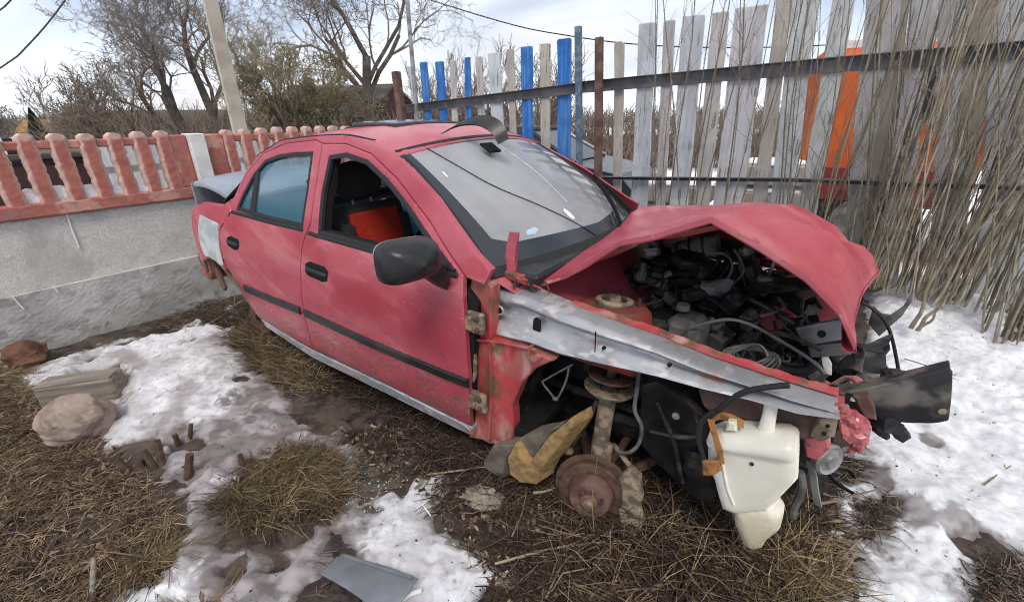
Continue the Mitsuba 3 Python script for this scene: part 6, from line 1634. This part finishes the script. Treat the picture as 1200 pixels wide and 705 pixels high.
TAN = [(0.33, 0.235, 0.145), (0.26, 0.18, 0.112), (0.40, 0.30, 0.20), (0.17, 0.115, 0.077), (0.12, 0.085, 0.06), (0.21, 0.145, 0.098)]
BROWN = [(0.050, 0.034, 0.027), (0.080, 0.054, 0.040), (0.12, 0.080, 0.056), (0.038, 0.028, 0.023), (0.042, 0.031, 0.026), (0.20, 0.145, 0.10), (0.060, 0.042, 0.033), (0.05, 0.035, 0.03)]
MOSS = [(0.17, 0.132, 0.062), (0.22, 0.160, 0.085), (0.12, 0.102, 0.045), (0.30, 0.225, 0.135), (0.10, 0.074, 0.05), (0.14, 0.10, 0.065)]
GREY = [(0.17, 0.14, 0.115), (0.24, 0.20, 0.165), (0.11, 0.09, 0.075), (0.30, 0.25, 0.20)]
LEFT = [(-3.856,-2.154), (-3.502,-1.756), (-2.973,-1.706), (-2.282,-1.627), (-1.820,-1.617), (-1.434,-1.600), (-1.254,-1.661), (-1.142,-1.774), (-1.140,-1.930), (-.853,-2.103), (-1.005,-2.364), (-2.008,-2.670)]
straw('dead_grass', LEFT, 13000, TAN, 201, 'matted tan dead grass on the lower left', L=(0.03, 0.12), mound=0.018, tilt=0.08)
straw('dead_grass', LEFT, 12000, BROWN + TAN[3:], 202, 'dark rotting grass mixed into the lower left', L=(0.03, 0.10), mound=0.02)
straw('grass_tuft', [(-1.320,-1.524), (-1.441,-1.329), (-1.427,-1.135), (-1.119,-1.053), (-.967,-1.160), (-.924,-1.317), (-.976,-1.458), (-1.148,-1.556)], 4000, MOSS + BROWN[:3], 203, 'mossy grass tuft thawed free in the grey snow', mound=0.035, L=(0.05, 0.17))
straw('grass_tuft', [(-2.859,-.802), (-2.918,-.544), (-2.562,-.515), (-1.904,-.591), (-1.603,-.747), (-1.827,-.894), (-2.233,-.925)], 4200, MOSS + TAN + BROWN[:2], 204, 'grass heap under the rear door', mound=0.10, L=(0.05, 0.18), tilt=0.4)
straw('grass_tuft', [(-1.298,-1.843), (-1.288,-1.683), (-1.174,-1.687), (-1.132,-1.802)], 1500, MOSS, 205, 'small mossy tuft at the lower left beside the grey snow', mound=0.04)
straw('grass_tuft', [(-1.070,-1.776), (-1.000,-1.679), (-.874,-1.645), (-.734,-1.714), (-.912,-1.834)], 1200, TAN, 206, 'pale grass tuft at the bottom edge left of the plastic scrap', mound=0.04)
UNDER = [(-1.348,-.957), (-1.146,-.720), (-.751,-.616), (-.403,-.514), (-.009,-.253), (.465,-.126), (.692,-.138), (.781,-.305), (.723,-.816), (-.042,-1.328), (-.419,-1.104), (-.657,-1.034), (-1.033,-1.028)]
straw('dry_stalks', UNDER, 8000, BROWN, 207, 'dark broken stalks and litter under the front of the car', L=(0.03, 0.14), r=(0.0011, 0.0026), mound=0.035, tilt=0.3)
straw('dry_stalks', [(-.257,-.767), (.041,-.407), (.485,-.324), (.718,-.347), (.713,-.822), (.037,-1.275)], 3000, BROWN + TAN[:2], 208, 'tan stalks heaped below the brake disc', L=(0.05, 0.2), r=(0.0012, 0.0028), mound=0.05, tilt=0.3)
straw('grass_tuft', [(.381,-.611), (.490,-.368), (.665,-.252), (.715,-.567), (.713,-.822), (.508,-.959)], 4500, MOSS + TAN[:3], 209, 'mossy straw tuft right of the washer bottle foot', L=(0.05, 0.17), mound=0.05, tilt=0.3)
straw('dry_stalks', [(-3.553,-.631), (-3.018,-.425), (-2.511,-.576), (-.703,-.643), (-.698,-.774), (-1.547,-.788), (-2.422,-.802)], 5500, BROWN, 210, 'dark stalks in the strip of mud along the sill', mound=0.05, tilt=0.4)
straw('dry_stalks', [(-3.604,-1.126), (-3.798,-.460), (-3.437,-.275), (-2.868,-.440), (-3.255,-.981)], 2500, BROWN + GREY, 211, 'dark litter along the foot of the concrete wall', mound=0.03)
straw('dead_grass', [(-3.744,-1.793), (-3.586,-1.627), (-3.211,-1.622), (-2.881,-1.757), (-2.864,-1.917)], 1200, MOSS + TAN, 212, 'mossy grass at the left edge by the red rock', mound=0.03)
for k, (poly, n) in enumerate((([(.734,-.084), (.907,.057), (.911,-.176), (.756,-.301)], 700), ([(1.044,-.208), (1.257,.054), (1.312,-.232), (1.019,-.486)], 900), ([(1.543,2.135), (2.031,2.783), (1.835,1.630), (1.523,1.625)], 900), ([(-.740,-1.506), (-.793,-1.353), (-.687,-1.343), (-.622,-1.460)], 350), ([(.644,.113), (.807,.355), (.856,.133), (.706,-.178)], 700))):
    straw('litter', poly, n, BROWN + GREY, 220 + k, ['dark litter in the thawed hole in front of the bumper', 'dark litter at the lower right corner', 'dark litter round the roots at the right edge', 'brown litter beside the plastic scrap', 'dark litter under the nose of the car'][k], L=(0.02, 0.09), mound=0.01)
# crumbs lying on the snow
def crumbs(name, poly, n, size, cols, seed, label, m='vertex_rough', lift=0.03):
    rg = np.random.default_rng(seed)
    p = scatter(sg.Polygon(poly).buffer(0), n, seed)
    z = ground_z(p[:, 0], p[:, 1]) + np.maximum(snow_depth(p[:, 0], p[:, 1]), -0.002)
    base = trimesh.creation.icosahedron()
    s = rg.uniform(size[0], size[1], (n, 1, 1)) * rg.uniform(0.4, 1.4, (n, 1, 3))
    v = (base.vertices[None] * s) + np.stack([p[:, 0], p[:, 1], z + size[0] * 0.3], 1)[:, None]
    f = base.faces[None] + (np.arange(n) * 12)[:, None, None]
    mesh = trimesh.Trimesh(v.reshape(-1, 3), f.reshape(-1, 3), process=False)
    if m == 'vertex_rough':
        add(name, mesh, m, smooth=False, color=tone(n, 12, cols, seed), label=label, kind='stuff')
    else:
        add(name, mesh, m, smooth=False, label=label, kind='stuff')
crumbs('debris', [(-3.085,-1.648), (-3.590,-.550), (-2.664,-.676), (-1.359,-.925), (-.744,-.837), (-.161,-1.153), (-.598,-1.675), (-1.185,-1.853), (-2.218,-1.643)], 320, (0.0015, 0.0045), BROWN, 301, 'dark crumbs of bark and soil on the left snow')
crumbs('debris', [(.721,.044), (.842,.782), (1.028,2.876), (1.894,3.196), (1.700,1.256), (1.273,-.371), (.662,-.779)], 260, (0.0015, 0.005), BROWN, 302, 'dark crumbs of bark and soil on the right snow')
crumbs('mud_clods', UNDER, 900, (0.003, 0.010), BROWN, 303, 'clods of dark mud under the front of the car')
crumbs('mud_clods', LEFT, 500, (0.004, 0.012), BROWN, 304, 'clods of soil in the dead grass on the left')
def leaves(name, poly, n, seed, label):
    rg = np.random.default_rng(seed)
    p = scatter(sg.Polygon(poly).buffer(0), n, seed)
    z = ground_z(p[:, 0], p[:, 1]) + np.maximum(snow_depth(p[:, 0], p[:, 1]), 0) + rg.uniform(0.004, 0.022, n)
    t = rg.uniform(0, 6.28, n); s = rg.uniform(0.006, 0.020, n)
    leaf = np.array([[-1, 0, 0.1], [-0.3, -0.45, -0.05], [0.5, -0.35, 0.12], [1, 0.05, 0.0], [0.45, 0.4, -0.1], [-0.35, 0.42, 0.15], [0.1, 0, 0.25]])
    v = leaf[None] * s[:, None, None] * (1 + 0.25 * rg.normal(size=(n, 7, 1)))
    c, s_ = np.cos(t)[:, None], np.sin(t)[:, None]
    tl = rg.normal(size=(n, 1)) * 0.4
    w = np.stack([v[..., 0] * c - v[..., 1] * s_, v[..., 0] * s_ + v[..., 1] * c, v[..., 2] + v[..., 0] * tl], -1) + np.stack([p[:, 0], p[:, 1], z], 1)[:, None]
    f = np.array([[6, k, (k + 1) % 6] for k in range(6)])[None] + (np.arange(n) * 7)[:, None, None]
    add(name, trimesh.Trimesh(w.reshape(-1, 3), f.reshape(-1, 3), process=False), 'vertex_rough', smooth=False, color=tone(n, 7, TAN + BROWN + GREY, seed), label=label, kind='stuff')
leaves('dead_leaves', LEFT, 2200, 320, 'rotting leaf scraps in the grass on the lower left')
leaves('dead_leaves', UNDER, 2200, 321, 'rotting leaf scraps under the front of the car')
leaves('dead_leaves', [(.403,2.476), (2.080,3.808), (1.866,1.996), (1.233,2.178), (.828,2.295)], 350, 322, 'dead leaf scraps at the foot of the willow clumps')
crumbs('broken_glass', [(-1.145,-1.102), (-1.147,-.936), (-.993,-.834), (-.816,-.975), (-.783,-1.167), (-.931,-1.215)], 420, (0.0018, 0.0045), None, 305, 'crumbs of pale green broken window glass', 'glass_bits')
crumbs('broken_glass', [(-.902,-1.196), (-.693,-.894), (-.419,-1.104), (-.549,-1.270)], 160, (0.0018, 0.004), None, 306, 'scattered crumbs of pale green glass on the white snow', 'glass_bits')

# single twigs one can pick out
def twig(p3, r, label, m='twig_brown', forks=0, seed=0):
    rg = np.random.default_rng(seed)
    p = spline(p3, 6)
    ms = [tube(p, np.linspace(r, r * 0.5, len(p)), 6)]
    for _ in range(forks):
        i = rg.integers(len(p) // 4, len(p) - 2)
        d = p[i + 1] - p[i]; d = d / np.linalg.norm(d)
        e = d + rg.normal(size=3) * [0.7, 0.7, 0.3]
        ms.append(tube([p[i], p[i] + e * 0.05, p[i] + e * 0.10], [r * 0.6, r * 0.5, r * 0.3], 5))
    return add('twig', ms, m, smooth=True, label=label, cat='twig', group='loose twigs on the ground')
mat('twig_pale', pr((0.34, 0.28, 0.20), 0.85, 0.2))
twig([(-.304,-.789,.050), (-.266,-.753,.050), (-.236,-.701,.050), (-.213,-.648,.050)], 0.006, 'pale twig lying against the left side of the brake disc', 'twig_pale', 1, 1)
twig([(-.258,-1.112,.040), (-.096,-.927,.040), (.144,-.735,.040), (.301,-.662,.040)], 0.005, 'long pale stalk across the litter below the disc', 'twig_pale', 1, 2)
twig([(.052,-1.034,.030), (.098,-.937,.030), (.245,-.873,.030), (.420,-.708,.030)], 0.0045, 'thin pale stalk near the bottom edge under the disc', 'twig_pale', 0, 3)
twig([(-.269,-.993,.040), (-.295,-.885,.040), (-.346,-.768,.040)], 0.004, 'thin upright twig under the foam block', 'twig_brown', 0, 4)
twig([(-.728,-.955,.050), (-.573,-.805,.050), (-.442,-.670,.050)], 0.004, 'straight grey twig pointing at the foam block', 'twig_pale', 0, 5)
twig([(-.057,-1.115,.040), (-.066,-.984,.040), (-.036,-.846,.040)], 0.004, 'dark forked twig below the disc', 'twig_brown', 2, 6)
twig([(-1.260,-1.478,.040), (-1.278,-1.386,.040), (-1.256,-1.269,.040), (-1.023,-1.161,.040)], 0.004, 'curved pale stalk over the grass tuft in the snow', 'twig_pale', 0, 7)
twig([(-1.053,-1.502,.040), (-1.176,-1.422,.040), (-1.270,-1.325,.040)], 0.003, 'thin stalk standing across the grass tuft', 'twig_pale', 0, 8)
twig([(1.020,1.238,.100), (1.112,1.205,.100), (1.230,1.152,.100)], 0.004, 'long thin twig on the snow behind the bumper end', 'twig_brown', 1, 9)
twig([(1.186,.260,.030), (1.262,.394,.030), (1.322,.492,.030)], 0.004, 'short dark twig on the right snow near the edge', 'twig_brown', 1, 10)
twig([(1.082,.089,.030), (1.133,.173,.030), (1.163,.245,.030)], 0.004, 'short twig standing on the lower right snow', 'twig_brown', 0, 11)
twig([(.638,-.239,.060), (.706,-.170,.060), (.761,-.093,.060)], 0.007, 'broken stick under the horn at the nose of the car', 'twig_brown', 1, 12)
twig([(-3.153,-.846,.040), (-3.214,-.655,.040), (-3.441,-.392,.040)], 0.008, 'bent branch at the foot of the wall behind the car', 'twig_brown', 2, 13)
twig([(.336,-.812,.030), (.387,-.672,.030), (.450,-.554,.030)], 0.004, 'pale stalk left of the washer bottle foot', 'twig_pale', 0, 14)
twig([(.652,-.601,.030), (.722,-.411,.030), (.774,-.297,.030)], 0.004, 'pale stalk right of the washer bottle foot', 'twig_pale', 0, 15)
twig([(-.657,-1.055,.020), (-.608,-1.072,.020), (-.589,-1.078,.020)], 0.004, 'tiny white splinter on the dark mud', 'white_paint', 0, 16)

# ------------------------------------------------------------------ willow growth against the fence
STEMC = [(0.36, 0.31, 0.215), (0.29, 0.25, 0.18), (0.44, 0.38, 0.28), (0.19, 0.16, 0.12), (0.25, 0.22, 0.175), (0.33, 0.30, 0.24)]
for k_, c_ in enumerate(STEMC):
    mat(f'stem_bark_{k_}', pr(grime(c_, tuple(0.6 * a for a in c_), 14), 0.85, 0.2))


def willow(base, n, seed, label, spread=0.22, H=(1.6, 3.4), r=(0.003, 0.0082), rb=0.16, lean=(0.02, 0.0), twn=160, cat='shrub', name='willow_shrub', tones=range(6), trad=0.0022):
    rg = np.random.default_rng(seed)
    t = thing(name, label, cat)
    A, B = [], []
    for k in range(n):
        ang, rad = rg.uniform(0, 2 * np.pi), rb * math.sqrt(rg.random())
        b = np.array([base[0] + 1.5 * rad * math.cos(ang), min(base[1] + 0.8 * rad * math.sin(ang), FY - 0.06), base[2] - 0.08])
        d = np.array([lean[0] + 0.9 * rad * math.cos(ang) / rb * spread + rg.normal() * 0.06, lean[1] + 0.5 * rad * math.sin(ang) / rb * spread + rg.normal() * 0.04, 1.0])
        h = rg.uniform(*H)
        if n > 10 and rg.random() < 0.45:
            h = rg.uniform(0.45, 1.5)
        ph = rg.uniform(0, 6.28, 3)
        tt_ = np.linspace(0, 1, 9)
        curve = np.stack([0.035 * h * np.sin(tt_ * 3 + ph[0]) * tt_ + 0.01 * np.sin(tt_ * 9 + ph[2]), 0.02 * h * np.sin(tt_ * 2.5 + ph[1]) * tt_, 0 * tt_], 1)
        p = b + d * (h * tt_)[:, None] + curve
        lim = FY - 0.055
        p[:, 1] = np.minimum(p[:, 1], lim)
        rr = rg.uniform(*r)
        add('stem', tube(p, rr * np.linspace(1, 0.35, 9), 6), f'stem_bark_{rg.choice(list(tones))}', t, smooth=True)
        m = max(1, twn // n)
        for _ in range(m):
            i = rg.integers(2, 8)
            q = p[i] + (p[i + 1] - p[i]) * rg.random()
            e = np.array([rg.normal() * 0.5, rg.normal() * 0.3 - 0.1, 0.9 + 0.3 * rg.random()]); e /= np.linalg.norm(e)
            A.append(q); B.append(q + e * rg.uniform(0.12, 0.55))
    B = np.array(B); B[:, 1] = np.minimum(B[:, 1], FY - 0.05)
    add('twigs', sticks(np.array(A), B, trad * rg.uniform(0.6, 1.3, len(A)), 0.03, seed), 'twig_brown', t, smooth=False, kind='stuff')


for k, (b, n, lab) in enumerate((([(.548,2.020,.454)][0], 20, 'leftmost willow clump, rising just behind the far tip of the bonnet'), ([(.832,1.950,.404)][0], 44, 'dense willow clump right of the bonnet tip'), ([(1.112,1.900,.366)][0], 60, 'thickest tan willow clump in the middle of the right half of the fence'),
                                ([(1.369,1.950,.343)][0], 36, 'willow clump beside the right edge, over the dark bottom beam'), ([(1.555,1.700,.248)][0], 26, 'rightmost willow clump growing from the dark hollow in the snow'))):
    willow((b[0], b[1], b[2]), n, 500 + k, lab, lean=((0.01, 0), (0.0, 0), (0.01, 0), (0.01, 0), (0.02, 0.1))[k], spread=(0.10, 0.13, 0.16, 0.17, 0.17)[k], twn=120, tones=((0, 1, 3, 4), (0, 1, 2, 3, 5), (0, 2, 2, 5, 1), (0, 1, 3, 5), (0, 1, 4, 3))[k])
willow([(1.051,1.450,.292)][0], 3, 540, 'small two stemmed willow shoot standing in the snow left of the hollow', spread=0.5, H=(0.18, 0.42), r=(0.008, 0.013), rb=0.02, twn=6, lean=(0.08, 0.0), name='willow_shoot', cat='shoot')
for k, (b, n, lab) in enumerate((([(-.685,1.900,.580)][0], 4, 'thin dark sapling before the pale planks near the rusty post'), ([(-.433,1.900,.609)][0], 5, 'thin dark sapling in front of the light grey planks'), ([(-.112,1.900,.646)][0], 4, 'thin dark sapling in front of the wide lavender plank'), ([(.269,1.950,.681)][0], 7, 'dark twiggy sapling left of the willow clumps'))):
    willow(b, n, 550 + k, lab, spread=0.14, H=(1.7, 2.6), r=(0.004, 0.007), rb=0.05, twn=50, name='sapling', tones=(3, 4), lean=(0.0, 0.0), trad=0.0018)
